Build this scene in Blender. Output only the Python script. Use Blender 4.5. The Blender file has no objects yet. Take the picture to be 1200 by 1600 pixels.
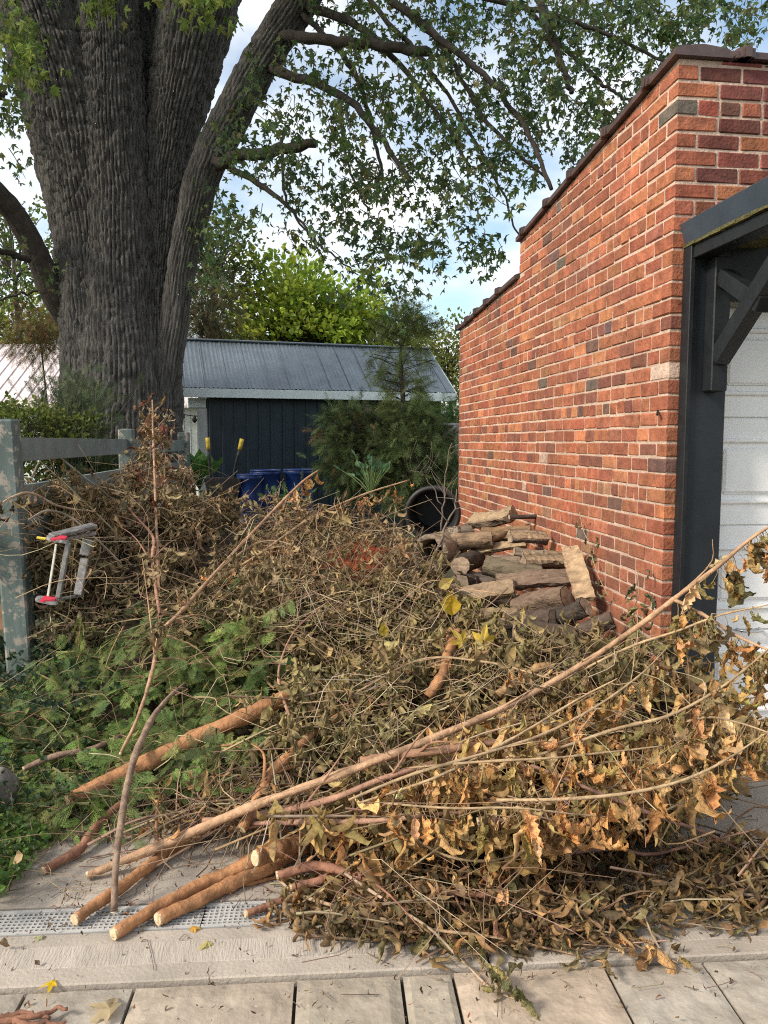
import bpy, math, random
import numpy as np
from mathutils import Vector, Matrix

S = bpy.context.scene
DENOISE = False
C = S.collection
rng = np.random.default_rng(7)
random.seed(7)
PI = math.pi
R = math.radians

# ------------------------------------------------------------------ camera, sky, sun, exposure
PITCH, YAW, CAMZ, F = R(5.19), R(7.47), 1.5, 1200.0
cam_d = bpy.data.cameras.new('camera'); cam = bpy.data.objects.new('camera', cam_d); C.objects.link(cam)
cam.location = (0, 0, CAMZ); cam.rotation_euler = (PI / 2 - PITCH, 0, -YAW)
cam_d.sensor_fit = 'VERTICAL'; cam_d.sensor_height = 36.0; cam_d.lens = 27.0
cam_d.clip_start = 0.05; cam_d.clip_end = 500
S.camera = cam
SUN_EL, SUN_AZ = R(36), R(-112)          # azimuth measured from +Y towards +X: the sun stands to the left, a little behind the camera
w = bpy.data.worlds.new('World'); S.world = w; w.use_nodes = True
nt = w.node_tree; nt.nodes.clear()
def wn(t, **k):
    n = nt.nodes.new(t)
    for a, b in k.items(): setattr(n, a, b)
    return n
sky = wn('ShaderNodeTexSky', sky_type='NISHITA', sun_disc=False, sun_elevation=SUN_EL, sun_rotation=SUN_AZ)
sky.air_density = 1.0; sky.dust_density = 1.5; sky.ozone_density = 1.2
tc = wn('ShaderNodeTexCoord'); sep = wn('ShaderNodeSeparateXYZ'); nt.links.new(tc.outputs['Generated'], sep.inputs[0])
mz = wn('ShaderNodeMath', operation='MAXIMUM'); mz.inputs[1].default_value = 0.0; nt.links.new(sep.outputs[2], mz.inputs[0])
az = wn('ShaderNodeMath', operation='ADD'); az.inputs[1].default_value = 0.22; nt.links.new(mz.outputs[0], az.inputs[0])
dx = wn('ShaderNodeMath', operation='DIVIDE'); dy = wn('ShaderNodeMath', operation='DIVIDE')
nt.links.new(sep.outputs[0], dx.inputs[0]); nt.links.new(az.outputs[0], dx.inputs[1])
nt.links.new(sep.outputs[1], dy.inputs[0]); nt.links.new(az.outputs[0], dy.inputs[1])
cmb = wn('ShaderNodeCombineXYZ'); nt.links.new(dx.outputs[0], cmb.inputs[0]); nt.links.new(dy.outputs[0], cmb.inputs[1])
n1 = wn('ShaderNodeTexNoise'); n1.inputs['Scale'].default_value = 1.5; n1.inputs['Detail'].default_value = 7; n1.inputs['Roughness'].default_value = 0.55
nt.links.new(cmb.outputs[0], n1.inputs['Vector'])
rmp = wn('ShaderNodeValToRGB'); rmp.color_ramp.elements[0].position = 0.38; rmp.color_ramp.elements[1].position = 0.58
nt.links.new(n1.outputs['Fac'], rmp.inputs[0])
n2 = wn('ShaderNodeTexNoise'); n2.inputs['Scale'].default_value = 3.1; n2.inputs['Detail'].default_value = 4
nt.links.new(cmb.outputs[0], n2.inputs['Vector'])
cc = wn('ShaderNodeMixRGB'); cc.inputs[1].default_value = (5.6, 5.9, 6.4, 1); cc.inputs[2].default_value = (8.6, 8.4, 8.2, 1)
nt.links.new(n2.outputs['Fac'], cc.inputs[0])
skm = wn('ShaderNodeMixRGB', blend_type='MULTIPLY'); skm.inputs[0].default_value = 1; skm.inputs[2].default_value = (1.5, 1.5, 1.35, 1)
nt.links.new(sky.outputs[0], skm.inputs[1])
mx = wn('ShaderNodeMixRGB'); nt.links.new(rmp.outputs[0], mx.inputs[0]); nt.links.new(skm.outputs[0], mx.inputs[1]); nt.links.new(cc.outputs[0], mx.inputs[2])
bg = wn('ShaderNodeBackground'); bg.inputs['Strength'].default_value = 0.14; nt.links.new(mx.outputs[0], bg.inputs[0])
wo = wn('ShaderNodeOutputWorld'); nt.links.new(bg.outputs[0], wo.inputs[0])
sun_d = bpy.data.lights.new('sun', 'SUN'); sun_d.energy = 3.6; sun_d.angle = R(12); sun_d.color = (1.0, 0.92, 0.81)
sun = bpy.data.objects.new('sun', sun_d); C.objects.link(sun)
sdir = Vector((math.sin(SUN_AZ) * math.cos(SUN_EL), math.cos(SUN_AZ) * math.cos(SUN_EL), math.sin(SUN_EL)))
sun.rotation_euler = sdir.to_track_quat('Z', 'Y').to_euler(); sun.location = sdir * 30
S.view_settings.view_transform = 'Standard'; S.view_settings.look = 'None'; S.view_settings.gamma = 1.0
S.view_settings.exposure = 0.33; S.view_settings.use_curve_mapping = False
S.cycles.max_bounces = 5; S.cycles.diffuse_bounces = 3; S.cycles.transparent_max_bounces = 4; S.cycles.sample_clamp_indirect = 4; S.cycles.filter_width = 1.1
S.cycles.use_denoising = DENOISE

# ------------------------------------------------------------------ survey helpers: photo bearings at a measured distance -> metres in the yard
RIGHT = np.array([math.cos(YAW), -math.sin(YAW), 0.0])
FWD = np.array([math.sin(YAW) * math.cos(PITCH), math.cos(YAW) * math.cos(PITCH), -math.sin(PITCH)])
UP = np.cross(RIGHT, FWD)
CAM = np.array([0, 0, CAMZ])
def W(u, v, d):
    return CAM + d * (FWD + (u - 600.0) / F * RIGHT + (800.0 - v) / F * UP)
def ray(u, v):
    return FWD + (u - 600.0) / F * RIGHT + (800.0 - v) / F * UP
def G(u, v, z=0.0):
    r = ray(u, v); return CAM + r * ((z - CAMZ) / r[2])
def onX(u, v, x):
    r = ray(u, v); return CAM + r * (x / r[0])
def onY(u, v, y):
    r = ray(u, v); return CAM + r * (y / r[1])
def proj(p):
    q = np.asarray(p, float) - CAM; d = q @ FWD
    return 600 + F * (q @ RIGHT) / d, 800 - F * (q @ UP) / d, d

# ------------------------------------------------------------------ noise
def _h(i, j, k):
    n = (i * 374761393 + j * 668265263 + k * 1274126177) & 0xFFFFFFFF
    n = ((n ^ (n >> 13)) * 1274126177) & 0xFFFFFFFF
    return ((n ^ (n >> 16)) & 0xFFFF) / 65535.0
def vnoise(p):
    p = np.asarray(p, float); i = np.floor(p).astype(np.int64); f = p - i; f = f * f * (3 - 2 * f)
    o = 0
    for a in (0, 1):
        for b in (0, 1):
            for c in (0, 1):
                o = o + _h(i[..., 0] + a, i[..., 1] + b, i[..., 2] + c) * (f[..., 0] if a else 1 - f[..., 0]) * (f[..., 1] if b else 1 - f[..., 1]) * (f[..., 2] if c else 1 - f[..., 2])
    return o * 2 - 1
def fbm(p, o=4):
    s = 0; a = 0.5
    for k in range(o):
        s = s + a * vnoise(p * (2 ** k) + 17.3 * k); a *= 0.5
    return s

# ------------------------------------------------------------------ mesh accumulator
class Acc:
    def __init__(s): s.v = []; s.c = []; s.f3 = []; s.f4 = []; s.n = 0
    def add(s, v, f3=None, f4=None, col=None):
        v = np.asarray(v, float).reshape(-1, 3)
        c = np.ones((len(v), 3)) * (0.5 if col is None else np.asarray(col, float))
        s.v.append(v); s.c.append(c)
        if f3 is not None and len(f3): s.f3.append(np.asarray(f3, np.int64).reshape(-1, 3) + s.n)
        if f4 is not None and len(f4): s.f4.append(np.asarray(f4, np.int64).reshape(-1, 4) + s.n)
        s.n += len(v); return s
    def mesh(s, name, smooth=False):
        v = np.concatenate(s.v); c = np.concatenate(s.c)
        f3 = np.concatenate(s.f3) if s.f3 else np.zeros((0, 3), np.int64)
        f4 = np.concatenate(s.f4) if s.f4 else np.zeros((0, 4), np.int64)
        me = bpy.data.meshes.new(name)
        me.vertices.add(len(v)); me.vertices.foreach_set('co', v.astype(np.float32).ravel())
        nl = f3.size + f4.size; me.loops.add(nl)
        me.loops.foreach_set('vertex_index', np.concatenate([f3.ravel(), f4.ravel()]).astype(np.int32))
        npoly = len(f3) + len(f4); me.polygons.add(npoly)
        st = np.concatenate([np.arange(len(f3)) * 3, f3.size + np.arange(len(f4)) * 4]).astype(np.int32)
        me.polygons.foreach_set('loop_start', st)
        try:
            me.polygons.foreach_set('loop_total', np.concatenate([np.full(len(f3), 3), np.full(len(f4), 4)]).astype(np.int32))
        except Exception: pass
        me.polygons.foreach_set('use_smooth', np.full(npoly, smooth))
        at = me.color_attributes.new('col', 'FLOAT_COLOR', 'POINT')
        at.data.foreach_set('color', np.concatenate([c, np.ones((len(c), 1))], 1).astype(np.float32).ravel())
        me.update(); me.validate(); return me
    def build(s, name, mat, parent=None, smooth=False):
        return obj(name, s.mesh(name, smooth), mat, parent)
def obj(name, me, mat, parent=None):
    if mat is not None and not me.materials: me.materials.append(mat)
    o = bpy.data.objects.new(name, me); C.objects.link(o)
    if parent is not None:
        o.parent = parent; o.matrix_parent_inverse = Matrix.Translation(-parent.location)
    return o
def thing(name, label, cat, loc, group=None):
    o = bpy.data.objects.new(name, None); C.objects.link(o); o.location = Vector(loc); o.empty_display_size = 0.1
    return tag(o, label, cat, group)
def tag(o, label=None, cat=None, group=None, kind=None):
    if label: o['label'] = label
    if cat: o['category'] = cat
    if group: o['group'] = group
    if kind: o['kind'] = kind
    return o
def box(a, lo, hi, col=None, M=None):
    lo = np.asarray(lo, float); hi = np.asarray(hi, float)
    v = np.array([[x, y, z] for x in (lo[0], hi[0]) for y in (lo[1], hi[1]) for z in (lo[2], hi[2])])
    if M is not None: v = v @ np.asarray(M)[:3, :3].T + np.asarray(M)[:3, 3]
    a.add(v, f4=[[0, 1, 3, 2], [4, 6, 7, 5], [0, 4, 5, 1], [2, 3, 7, 6], [0, 2, 6, 4], [1, 5, 7, 3]], col=col); return a
def cbox(a, lo, hi, b=0.004, col=None, jit=0.0, M=None):
    """box with chamfered edges (26 faces)"""
    lo = np.asarray(lo, float); hi = np.asarray(hi, float); v = []; idx = {}
    for sx in (0, 1):
        for sy in (0, 1):
            for sz in (0, 1):
                p = np.array([hi[0] if sx else lo[0], hi[1] if sy else lo[1], hi[2] if sz else lo[2]])
                ins = np.array([-1 if sx else 1, -1 if sy else 1, -1 if sz else 1]) * b
                for ax in range(3):
                    q = p + ins; q[ax] = p[ax]
                    idx[(sx, sy, sz, ax)] = len(v); v.append(q)
    v = np.array(v)
    if jit: v = v + rng.normal(0, jit, v.shape)
    f4 = []; f3 = []
    def k(s, ax): return idx[(s[0], s[1], s[2], ax)]
    for ax in range(3):
        o1, o2 = [(1, 2), (2, 0), (0, 1)][ax]
        for s in (0, 1):
            q = []
            for a1, a2 in ((0, 0), (1, 0), (1, 1), (0, 1)):
                t = [0, 0, 0]; t[ax] = s; t[o1] = a1; t[o2] = a2; q.append(k(t, ax))
            f4.append(q if s else q[::-1])
    for ax in range(3):
        o1, o2 = [(1, 2), (2, 0), (0, 1)][ax]
        for a1 in (0, 1):
            for a2 in (0, 1):
                t0 = [0, 0, 0]; t0[o1] = a1; t0[o2] = a2; t1 = list(t0); t1[ax] = 1
                q = [k(t0, o1), k(t1, o1), k(t1, o2), k(t0, o2)]
                f4.append(q if (a1 + a2) % 2 else q[::-1])
    for s in [(x, y, z) for x in (0, 1) for y in (0, 1) for z in (0, 1)]:
        q = [k(s, 0), k(s, 1), k(s, 2)]
        f3.append(q if sum(s) % 2 else q[::-1])
    if M is not None: v = v @ np.asarray(M)[:3, :3].T + np.asarray(M)[:3, 3]
    a.add(v, f3, f4, col); return a
def frames(P):
    P = np.asarray(P, float); T = np.gradient(P, axis=0); T /= np.linalg.norm(T, axis=1)[:, None] + 1e-9
    n = np.cross(T[0], [0.31, 0.2, 0.93]); n /= np.linalg.norm(n) + 1e-9; N = [n]
    for i in range(1, len(P)):
        n = N[-1] - T[i] * (N[-1] @ T[i]); n /= np.linalg.norm(n) + 1e-9; N.append(n)
    N = np.array(N); return T, N, np.cross(T, N)
def smooth_path(P, n):
    P = np.asarray(P, float)
    if len(P) == 2: t = np.linspace(0, 1, n)[:, None]; return P[0] * (1 - t) + P[1] * t
    Q = np.vstack([2 * P[0] - P[1], P, 2 * P[-1] - P[-2]]); m = len(P) - 1; out = []
    for x in np.linspace(0, m - 1e-6, n):
        i = int(x); t = x - i; a, b, c, d = Q[i:i + 4]
        out.append(0.5 * (2 * b + (c - a) * t + (2 * a - 5 * b + 4 * c - d) * t * t + (3 * b - a - 3 * c + d) * t ** 3))
    return np.array(out)
def tube(a, P, r, k=6, col=None, cap=True, rough=0.0, cols=None):
    P = np.asarray(P, float); m = len(P); r = np.broadcast_to(np.asarray(r, float), (m,)) if np.ndim(r) else np.full(m, r)
    T, N, B = frames(P); th = np.arange(k) * 2 * PI / k
    rr = r[:, None] * (1 + (rng.normal(0, rough, (m, k)) if rough else 0))
    V = P[:, None] + rr[..., None] * (np.cos(th)[None, :, None] * N[:, None] + np.sin(th)[None, :, None] * B[:, None])
    i = np.arange(m - 1)[:, None] * k; j = np.arange(k)[None]; j2 = (j + 1) % k
    f4 = np.stack([i + j, i + j2, i + k + j2, i + k + j], -1).reshape(-1, 4)
    v = V.reshape(-1, 3); f3 = []
    if cap:
        v = np.vstack([v, P[0], P[-1]]); c0 = m * k
        for q in range(k):
            f3.append([c0, (q + 1) % k, q]); f3.append([c0 + 1, (m - 1) * k + q, (m - 1) * k + (q + 1) % k])
    a.add(v, f3, f4, col); return a
def lathe(a, prof, k=24, M=None, col=None):
    prof = np.asarray(prof, float); m = len(prof); th = np.arange(k) * 2 * PI / k
    v = np.stack([prof[:, None, 0] * np.cos(th), prof[:, None, 0] * np.sin(th), np.broadcast_to(prof[:, None, 1], (m, k))], -1).reshape(-1, 3)
    i = np.arange(m - 1)[:, None] * k; j = np.arange(k)[None]; j2 = (j + 1) % k
    f4 = np.stack([i + j, i + j2, i + k + j2, i + k + j], -1).reshape(-1, 4)
    if M is not None: v = v @ np.asarray(M)[:3, :3].T + np.asarray(M)[:3, 3]
    a.add(v, f4=f4, col=col); return a
def basis(t, n):
    """rotation stacks: columns side, t (length), normal"""
    t = t / (np.linalg.norm(t, axis=-1, keepdims=True) + 1e-9)
    s = np.cross(t, n); s /= np.linalg.norm(s, axis=-1, keepdims=True) + 1e-9
    n = np.cross(s, t); return np.stack([s, t, n], -1)
def inst(a, var, Rm, sc, pos, cols, which=None):
    n = len(pos); which = rng.integers(0, len(var), n) if which is None else which
    for k, (v, f3, f4) in enumerate(var):
        q = np.where(which == k)[0]
        if not len(q): continue
        V = np.einsum('nij,mj->nmi', Rm[q] * np.asarray(sc)[q][:, None, None], v) + pos[q][:, None]
        m = len(v); off = (np.arange(len(q)) * m)[:, None, None]
        F3 = (np.asarray(f3)[None] + off).reshape(-1, 3) if len(f3) else None
        F4 = (np.asarray(f4)[None] + off).reshape(-1, 4) if len(f4) else None
        a.add(V.reshape(-1, 3), F3, F4, np.repeat(cols[q], m, 0))
def pick(pal, n, jit=0.12):
    pal = np.array(pal); w_ = pal[:, 3] / pal[:, 3].sum(); k = rng.choice(len(pal), n, p=w_)
    c = pal[k, :3] * np.exp(rng.normal(0, jit * 1.6, (n, 1))) * np.exp(rng.normal(0, jit * 0.5, (n, 3))); return np.clip(c, 0.005, 0.9)
def runit(n):
    x = rng.normal(0, 1, (n, 3)); return x / np.linalg.norm(x, axis=1)[:, None]

# ------------------------------------------------------------------ materials
def M_(name, base=None, rough=0.8, attr=False, ocol=False, nscale=0, namt=0.0, ncol=None, bump=0.0, bscale=60, bstretch=(1, 1, 1), transl=0.0, metal=0.0, spec=0.3, coord='Object', fleck=None, detail=5, mottle=None):
    m = bpy.data.materials.new(name); m.use_nodes = True; t = m.node_tree; N = t.nodes; L = t.links; N.clear()
    out = N.new('ShaderNodeOutputMaterial'); b = N.new('ShaderNodeBsdfPrincipled'); b.inputs['Roughness'].default_value = rough
    b.inputs['Metallic'].default_value = metal; b.inputs['Specular IOR Level'].default_value = spec
    if attr: c = N.new('ShaderNodeAttribute'); c.attribute_name = 'col'; src = c.outputs['Color']
    elif ocol: c = N.new('ShaderNodeObjectInfo'); src = c.outputs['Color']
    else: c = N.new('ShaderNodeRGB'); c.outputs[0].default_value = (*base, 1); src = c.outputs[0]
    tcx = N.new('ShaderNodeTexCoord'); mp = N.new('ShaderNodeMapping'); mp.inputs['Scale'].default_value = bstretch
    L.new(tcx.outputs[coord], mp.inputs[0])
    if namt:
        n = N.new('ShaderNodeTexNoise'); n.inputs['Scale'].default_value = nscale; n.inputs['Detail'].default_value = detail; n.inputs['Roughness'].default_value = 0.62
        L.new(mp.outputs[0], n.inputs['Vector'])
        r = N.new('ShaderNodeMapRange'); r.inputs[1].default_value = 0.3; r.inputs[2].default_value = 0.7; L.new(n.outputs['Fac'], r.inputs[0])
        x = N.new('ShaderNodeMixRGB')
        if ncol is None:
            x.blend_type = 'MULTIPLY'; x.inputs[0].default_value = 1; r.inputs[3].default_value = 1 - namt; r.inputs[4].default_value = 1 + namt
            L.new(src, x.inputs[1]); L.new(r.outputs[0], x.inputs[2])
        else:
            r.inputs[3].default_value = 0; r.inputs[4].default_value = namt; L.new(r.outputs[0], x.inputs[0]); L.new(src, x.inputs[1]); x.inputs[2].default_value = (*ncol, 1)
        src = x.outputs[0]
    if fleck:
        fs, lo, fc = fleck
        n = N.new('ShaderNodeTexNoise'); n.inputs['Scale'].default_value = fs; n.inputs['Detail'].default_value = 6; n.inputs['Roughness'].default_value = 0.7
        L.new(tcx.outputs[coord], n.inputs['Vector'])
        r = N.new('ShaderNodeMapRange'); r.inputs[1].default_value = lo; r.inputs[2].default_value = lo + 0.05; L.new(n.outputs['Fac'], r.inputs[0])
        x = N.new('ShaderNodeMixRGB'); L.new(r.outputs[0], x.inputs[0]); L.new(src, x.inputs[1]); x.inputs[2].default_value = (*fc, 1); src = x.outputs[0]
    if mottle:
        ss, amt, scol, st_ = mottle
        mp2 = N.new('ShaderNodeMapping'); mp2.inputs['Scale'].default_value = st_; L.new(tcx.outputs[coord], mp2.inputs[0])
        n = N.new('ShaderNodeTexNoise'); n.inputs['Scale'].default_value = ss; n.inputs['Detail'].default_value = 8; n.inputs['Roughness'].default_value = 0.65; L.new(mp2.outputs[0], n.inputs['Vector'])
        r = N.new('ShaderNodeMapRange'); r.inputs[1].default_value = 0.44; r.inputs[2].default_value = 0.72; r.inputs[4].default_value = amt; L.new(n.outputs['Fac'], r.inputs[0])
        x = N.new('ShaderNodeMixRGB'); L.new(r.outputs[0], x.inputs[0]); L.new(src, x.inputs[1]); x.inputs[2].default_value = (*scol, 1); src = x.outputs[0]
    L.new(src, b.inputs['Base Color'])
    if bump:
        n = N.new('ShaderNodeTexNoise'); n.inputs['Scale'].default_value = bscale; n.inputs['Detail'].default_value = 6; L.new(mp.outputs[0], n.inputs['Vector'])
        bp = N.new('ShaderNodeBump'); bp.inputs['Strength'].default_value = 1.0; bp.inputs['Distance'].default_value = bump; L.new(n.outputs['Fac'], bp.inputs['Height']); L.new(bp.outputs[0], b.inputs['Normal'])
    if transl:
        tr = N.new('ShaderNodeBsdfTranslucent'); L.new(src, tr.inputs[0]); mxs = N.new('ShaderNodeMixShader'); mxs.inputs[0].default_value = transl
        L.new(b.outputs[0], mxs.inputs[1]); L.new(tr.outputs[0], mxs.inputs[2]); L.new(mxs.outputs[0], out.inputs[0])
    else: L.new(b.outputs[0], out.inputs[0])
    return m
# ------------------------------------------------------------------ shared materials
m_conc = M_('concrete', (0.38, 0.33, 0.275), 0.9, nscale=3.5, namt=0.2, detail=10, bump=0.003, bscale=90, bstretch=(1, 1, 1), fleck=(140, 0.60, (0.25, 0.2, 0.165)), mottle=(2.4, .5, (.25, .21, .17), (1, 1, 1)))
m_conc_brush = M_('brushed_concrete', (0.40, 0.35, 0.295), 0.9, nscale=3.0, namt=0.14, bump=0.004, bscale=26, bstretch=(7, 1.0, 1), fleck=(150, 0.61, (0.25, 0.2, 0.165)), mottle=(2.4, .5, (.25, .21, .17), (1, 1, 1)))
m_paver = M_('paver_stone', attr=True, rough=0.85, nscale=9, namt=0.26, detail=10, bump=0.012, bscale=18, fleck=(70, 0.62, (0.50, 0.42, 0.33)), mottle=(3.2, .6, (.23, .185, .14), (1, 1, 1)))
m_joint = M_('joint_sand', (0.045, 0.038, 0.032), 0.95, nscale=60, namt=0.4)
m_grate = M_('grey_plastic', (0.40, 0.39, 0.37), 0.6, nscale=9, namt=0.18)
m_dark = M_('dark_void', (0.02, 0.018, 0.016), 0.9, nscale=20, namt=0.3)
m_soil = M_('soil_and_litter', (0.07, 0.055, 0.035), 0.95, nscale=5, namt=0.9, ncol=(0.05, 0.075, 0.025), bump=0.03, bscale=25)
m_brick = M_('brick', attr=True, rough=0.85, mottle=(1.2, .5, (.13, .07, .05), (1, 1, .45)), nscale=16, namt=0.38, bump=0.006, bscale=70, fleck=(45, 0.69, (0.48, 0.34, 0.26)))  # broad random patches mix a darker brown into the brick colour
m_mortar = M_('mortar', (0.53, 0.39, 0.30), 0.92, mottle=(1.3, .6, (.26, .17, .13), (1, 1, .5)), nscale=22, namt=0.22, bump=0.008, bscale=60)  # similar broad darker patches over the mortar
m_cop = M_('glazed_coping', (0.075, 0.047, 0.042), 0.45, nscale=9, namt=0.45, bump=0.003, bscale=40, spec=0.5)
m_black = M_('black_paint', (0.012, 0.0135, 0.0155), 0.5, nscale=14, namt=0.3, bump=0.0015, bscale=50, spec=0.3, fleck=(34, 0.735, (0.12, 0.12, 0.12)))
m_slate = M_('slate_blue_metal', (0.042, 0.056, 0.074), 0.45, nscale=8, namt=0.15, spec=0.5)
m_moss = M_('mossy_shingle', (0.06, 0.05, 0.02), 0.95, nscale=60, namt=0.8, ncol=(0.14, 0.13, 0.05), bump=0.008, bscale=90)
m_white = M_('white_enamel', (0.88, 0.87, 0.85), 0.45, nscale=6, namt=0.05, spec=0.4, bump=0.0008, bscale=120)
m_chrome = M_('chrome', (0.6, 0.6, 0.6), 0.25, metal=1.0)

# ------------------------------------------------------------------ ground, apron, drain, pavers
p0, p1 = G(0, 1545), G(1200, 1490)
ex = (p1 - p0) / np.linalg.norm(p1 - p0); ey = np.array([-ex[1], ex[0], 0.0])
GM = np.eye(4); GM[:3, 0] = ex; GM[:3, 1] = ey; GM[:3, 3] = p0        # driveway frame: x along the drain, y towards the garage
def loc(p): q = np.asarray(p) - p0; return q @ ex, q @ ey
a = Acc(); n = 90; g = np.linspace(-1, 1, n); g = np.sign(g) * (np.abs(g) ** 2.2) * 150
X, Y = np.meshgrid(g, g + 6); Z = -0.06 + 0.02 * fbm(np.stack([X * 1.5, Y * 1.5, X * 0], -1)) * (np.hypot(X, Y - 3) < 30)
i = np.arange(n - 1)[:, None] * n + np.arange(n - 1)[None]
a.add(np.stack([X, Y, Z], -1).reshape(-1, 3), f4=np.stack([i, i + 1, i + n + 1, i + n], -1).reshape(-1, 4))
tag(a.build('ground', m_soil, smooth=True), 'brown earth and thin grass of the yard', kind='structure')

y_dr0 = loc(G(0, 1462))[1]; y_dr1 = loc(G(0, 1424))[1]                 # the drain's two edges
a = Acc(); box(a, (-2.6, y_dr1 + 0.012, -0.12), (4.6, 3.0, 0.0), M=GM)
apron = tag(a.build('concrete_apron', m_conc), 'poured concrete apron in front of the garage', kind='structure')
a = Acc(); box(a, (-2.6, y_dr0 - 0.002, -0.12), (4.6, y_dr1 + 0.012, -0.05), M=GM)
tag(a.build('drain_bed', m_dark), 'dark bed of the drain channel', kind='structure')
# kerb band between drain and pavers: brushed middle and smooth margins, cut at one joint
band = tag(thing('concrete_band', 'pale concrete band between trench drain and pavers', None, p0), kind='structure')
xj = loc(G(763, 1497))[0]
for x0, x1 in ((-2.6, xj - 0.004), (xj + 0.004, 4.6)):
    yb = y_dr0 - 0.004
    a = Acc(); cbox(a, (x0, 0.006, -0.12), (x1, yb, 0.0), 0.004, M=GM); o = a.build('band_slab', m_conc, band)
    a = Acc(); cbox(a, (x0 + 0.02, 0.075, -0.02), (x1 - 0.02, yb - 0.06, 0.0012), 0.001, M=GM); a.build('brushed_strip', m_conc_brush, o)
# trench drain: grating of square holes, in four lengths
dr = thing('trench_drain', 'pale grey plastic trench drain grating set in the concrete', 'drain', p0)
cell = (y_dr1 - y_dr0 - 0.03) / 6
gx = -0.9
for s in range(5):
    a = Acc(); L_ = cell * 44; x0 = gx
    box(a, (x0, y_dr0, -0.05), (x0 + L_ - 0.003, y_dr0 + 0.015, 0.001), M=GM); box(a, (x0, y_dr1 - 0.015, -0.05), (x0 + L_ - 0.003, y_dr1, 0.001), M=GM)
    for q in range(1, 6):
        yy = y_dr0 + 0.015 + q * cell; box(a, (x0, yy - cell * 0.17, -0.02), (x0 + L_ - 0.003, yy + cell * 0.17, -0.002), M=GM)
    for q in range(45):
        xx = x0 + q * cell; box(a, (xx - cell * 0.17, y_dr0 + 0.014, -0.018), (xx + cell * 0.17, y_dr1 - 0.014, -0.003), M=GM)
    a.build('grate', m_grate, dr); gx += L_
# pavers
pav = tag(thing('paver_walk', 'tan stone paver walk along the bottom edge', None, p0), kind='structure')
a = Acc(); box(a, (-3, -1.6, -0.15), (5, 0.0, -0.035), M=GM); a.build('paver_bed', m_joint, pav)
xs = [loc(G(u, v))[0] for u, v in ((40, 1546), (209, 1540), (462, 1528), (627, 1520), (706, 1512), (944, 1503), (1096, 1495))]
xs = [xs[0] - 0.55, *xs, xs[-1] + 0.42, xs[-1] + 0.9, xs[-1] + 1.5]
xs = [xs[0] - 0.4] + xs
for row in range(3):
    y1 = -0.006 - row * 0.44; y0_ = y1 - 0.43
    sh = [0, 0.19, -0.13][row]
    for q in range(len(xs) - 1):
        x0, x1 = xs[q] + sh + 0.005, xs[q + 1] + sh - 0.005
        a = Acc(); n = 9; gx_, gy_ = np.meshgrid(np.linspace(x0, x1, n), np.linspace(y0_, y1, n))
        e = np.minimum(np.minimum(gx_ - x0, x1 - gx_), np.minimum(gy_ - y0_, y1 - gy_))
        h = -0.005 + 0.004 * fbm(np.stack([gx_ * 9, gy_ * 9, gx_ * 0 + q], -1)) - 0.008 * (e < 1e-6) + rng.normal(0, 0.0015)
        V = np.stack([gx_, gy_, h], -1).reshape(-1, 3); ring = list(range(n)) + [n * r_ + n - 1 for r_ in range(1, n)] + [n * (n - 1) + c_ for c_ in range(n - 2, -1, -1)] + [n * r_ for r_ in range(n - 2, 0, -1)]
        low = V[ring].copy(); low[:, 2] = -0.06; m = len(ring); V = np.vstack([V, low])
        i = np.arange(n - 1)[:, None] * n + np.arange(n - 1)[None]; f4 = np.stack([i, i + 1, i + n + 1, i + n], -1).reshape(-1, 4).tolist()
        for r_ in range(m): f4.append([ring[(r_ + 1) % m], ring[r_], n * n + r_, n * n + (r_ + 1) % m])
        V = V @ GM[:3, :3].T + GM[:3, 3]
        base = np.array([(0.40, 0.335, 0.26), (0.37, 0.32, 0.25), (0.43, 0.345, 0.26), (0.36, 0.32, 0.265)][rng.integers(0, 4)]) * rng.uniform(0.85, 1.0)
        a.add(V, f4=f4, col=base); a.build('paving_slab', m_paver, pav, smooth=False)

# ------------------------------------------------------------------ the brick garage
CH, BL, MO = 0.075, 0.184, 0.0112
cr = W(1040, 700, 3.666); XW, YF = cr[0], cr[1]                        # corner of side wall (x = XW) and front (y = YF)
YB = onX(717, 640, XW)[1]; YS = onX(812, 400, XW)[1]
zt0, zt1 = W(1064, 116, 3.666)[2], onX(812, 378, XW)[2]; zl0, zl1 = onX(812, 434, XW)[2], onX(717, 517, XW)[2]      # the parapet falls towards the back
def ztop(y): return zt0 + (zt1 - zt0) * (y - YF) / (YS - YF) if y < YS else zl0 + (zl1 - zl0) * (y - YS) / (YB - YS)
ZT, ZL = zt0, zl1; nT = math.ceil(zt0 / CH); nL = math.ceil(zl0 / CH)
gar = thing('brick_garage', 'red brick garage with stepped coping, black canopy and white door', 'garage', (XW, YF, 0))
XR = XW + 3.6
a = Acc()
rec = 0.005
for ya, yb_, za, zb_ in ((YF + rec, YS, zt0, zt1), (YS, YB - rec, zl0, zl1)):
    V = np.array([(x, y, z) for x in (XW + rec, XW + 0.22) for y, zt in ((ya, za), (yb_, zb_)) for z in (-0.1, zt - 0.003)]); a.add(V, f4=[[0, 1, 3, 2], [4, 6, 7, 5], [0, 4, 5, 1], [2, 3, 7, 6], [0, 2, 6, 4], [1, 5, 7, 3]])
box(a, (XW + 0.22, YF + rec, -0.1), (XW + 0.272, YF + 0.22, ZT - 0.004)); box(a, (XW + 0.272, YF + rec, 2.26), (XR, YF + 0.22, ZT - 0.004))
box(a, (XW + 0.22, YB - 0.22, -0.1), (XR, YB - rec, ZL - 0.004)); box(a, (XR - 0.22, YF + 0.22, -0.1), (XR, YB - 0.22, ZL - 0.004))
wall = a.build('brick_wall', m_mortar, gar)
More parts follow.
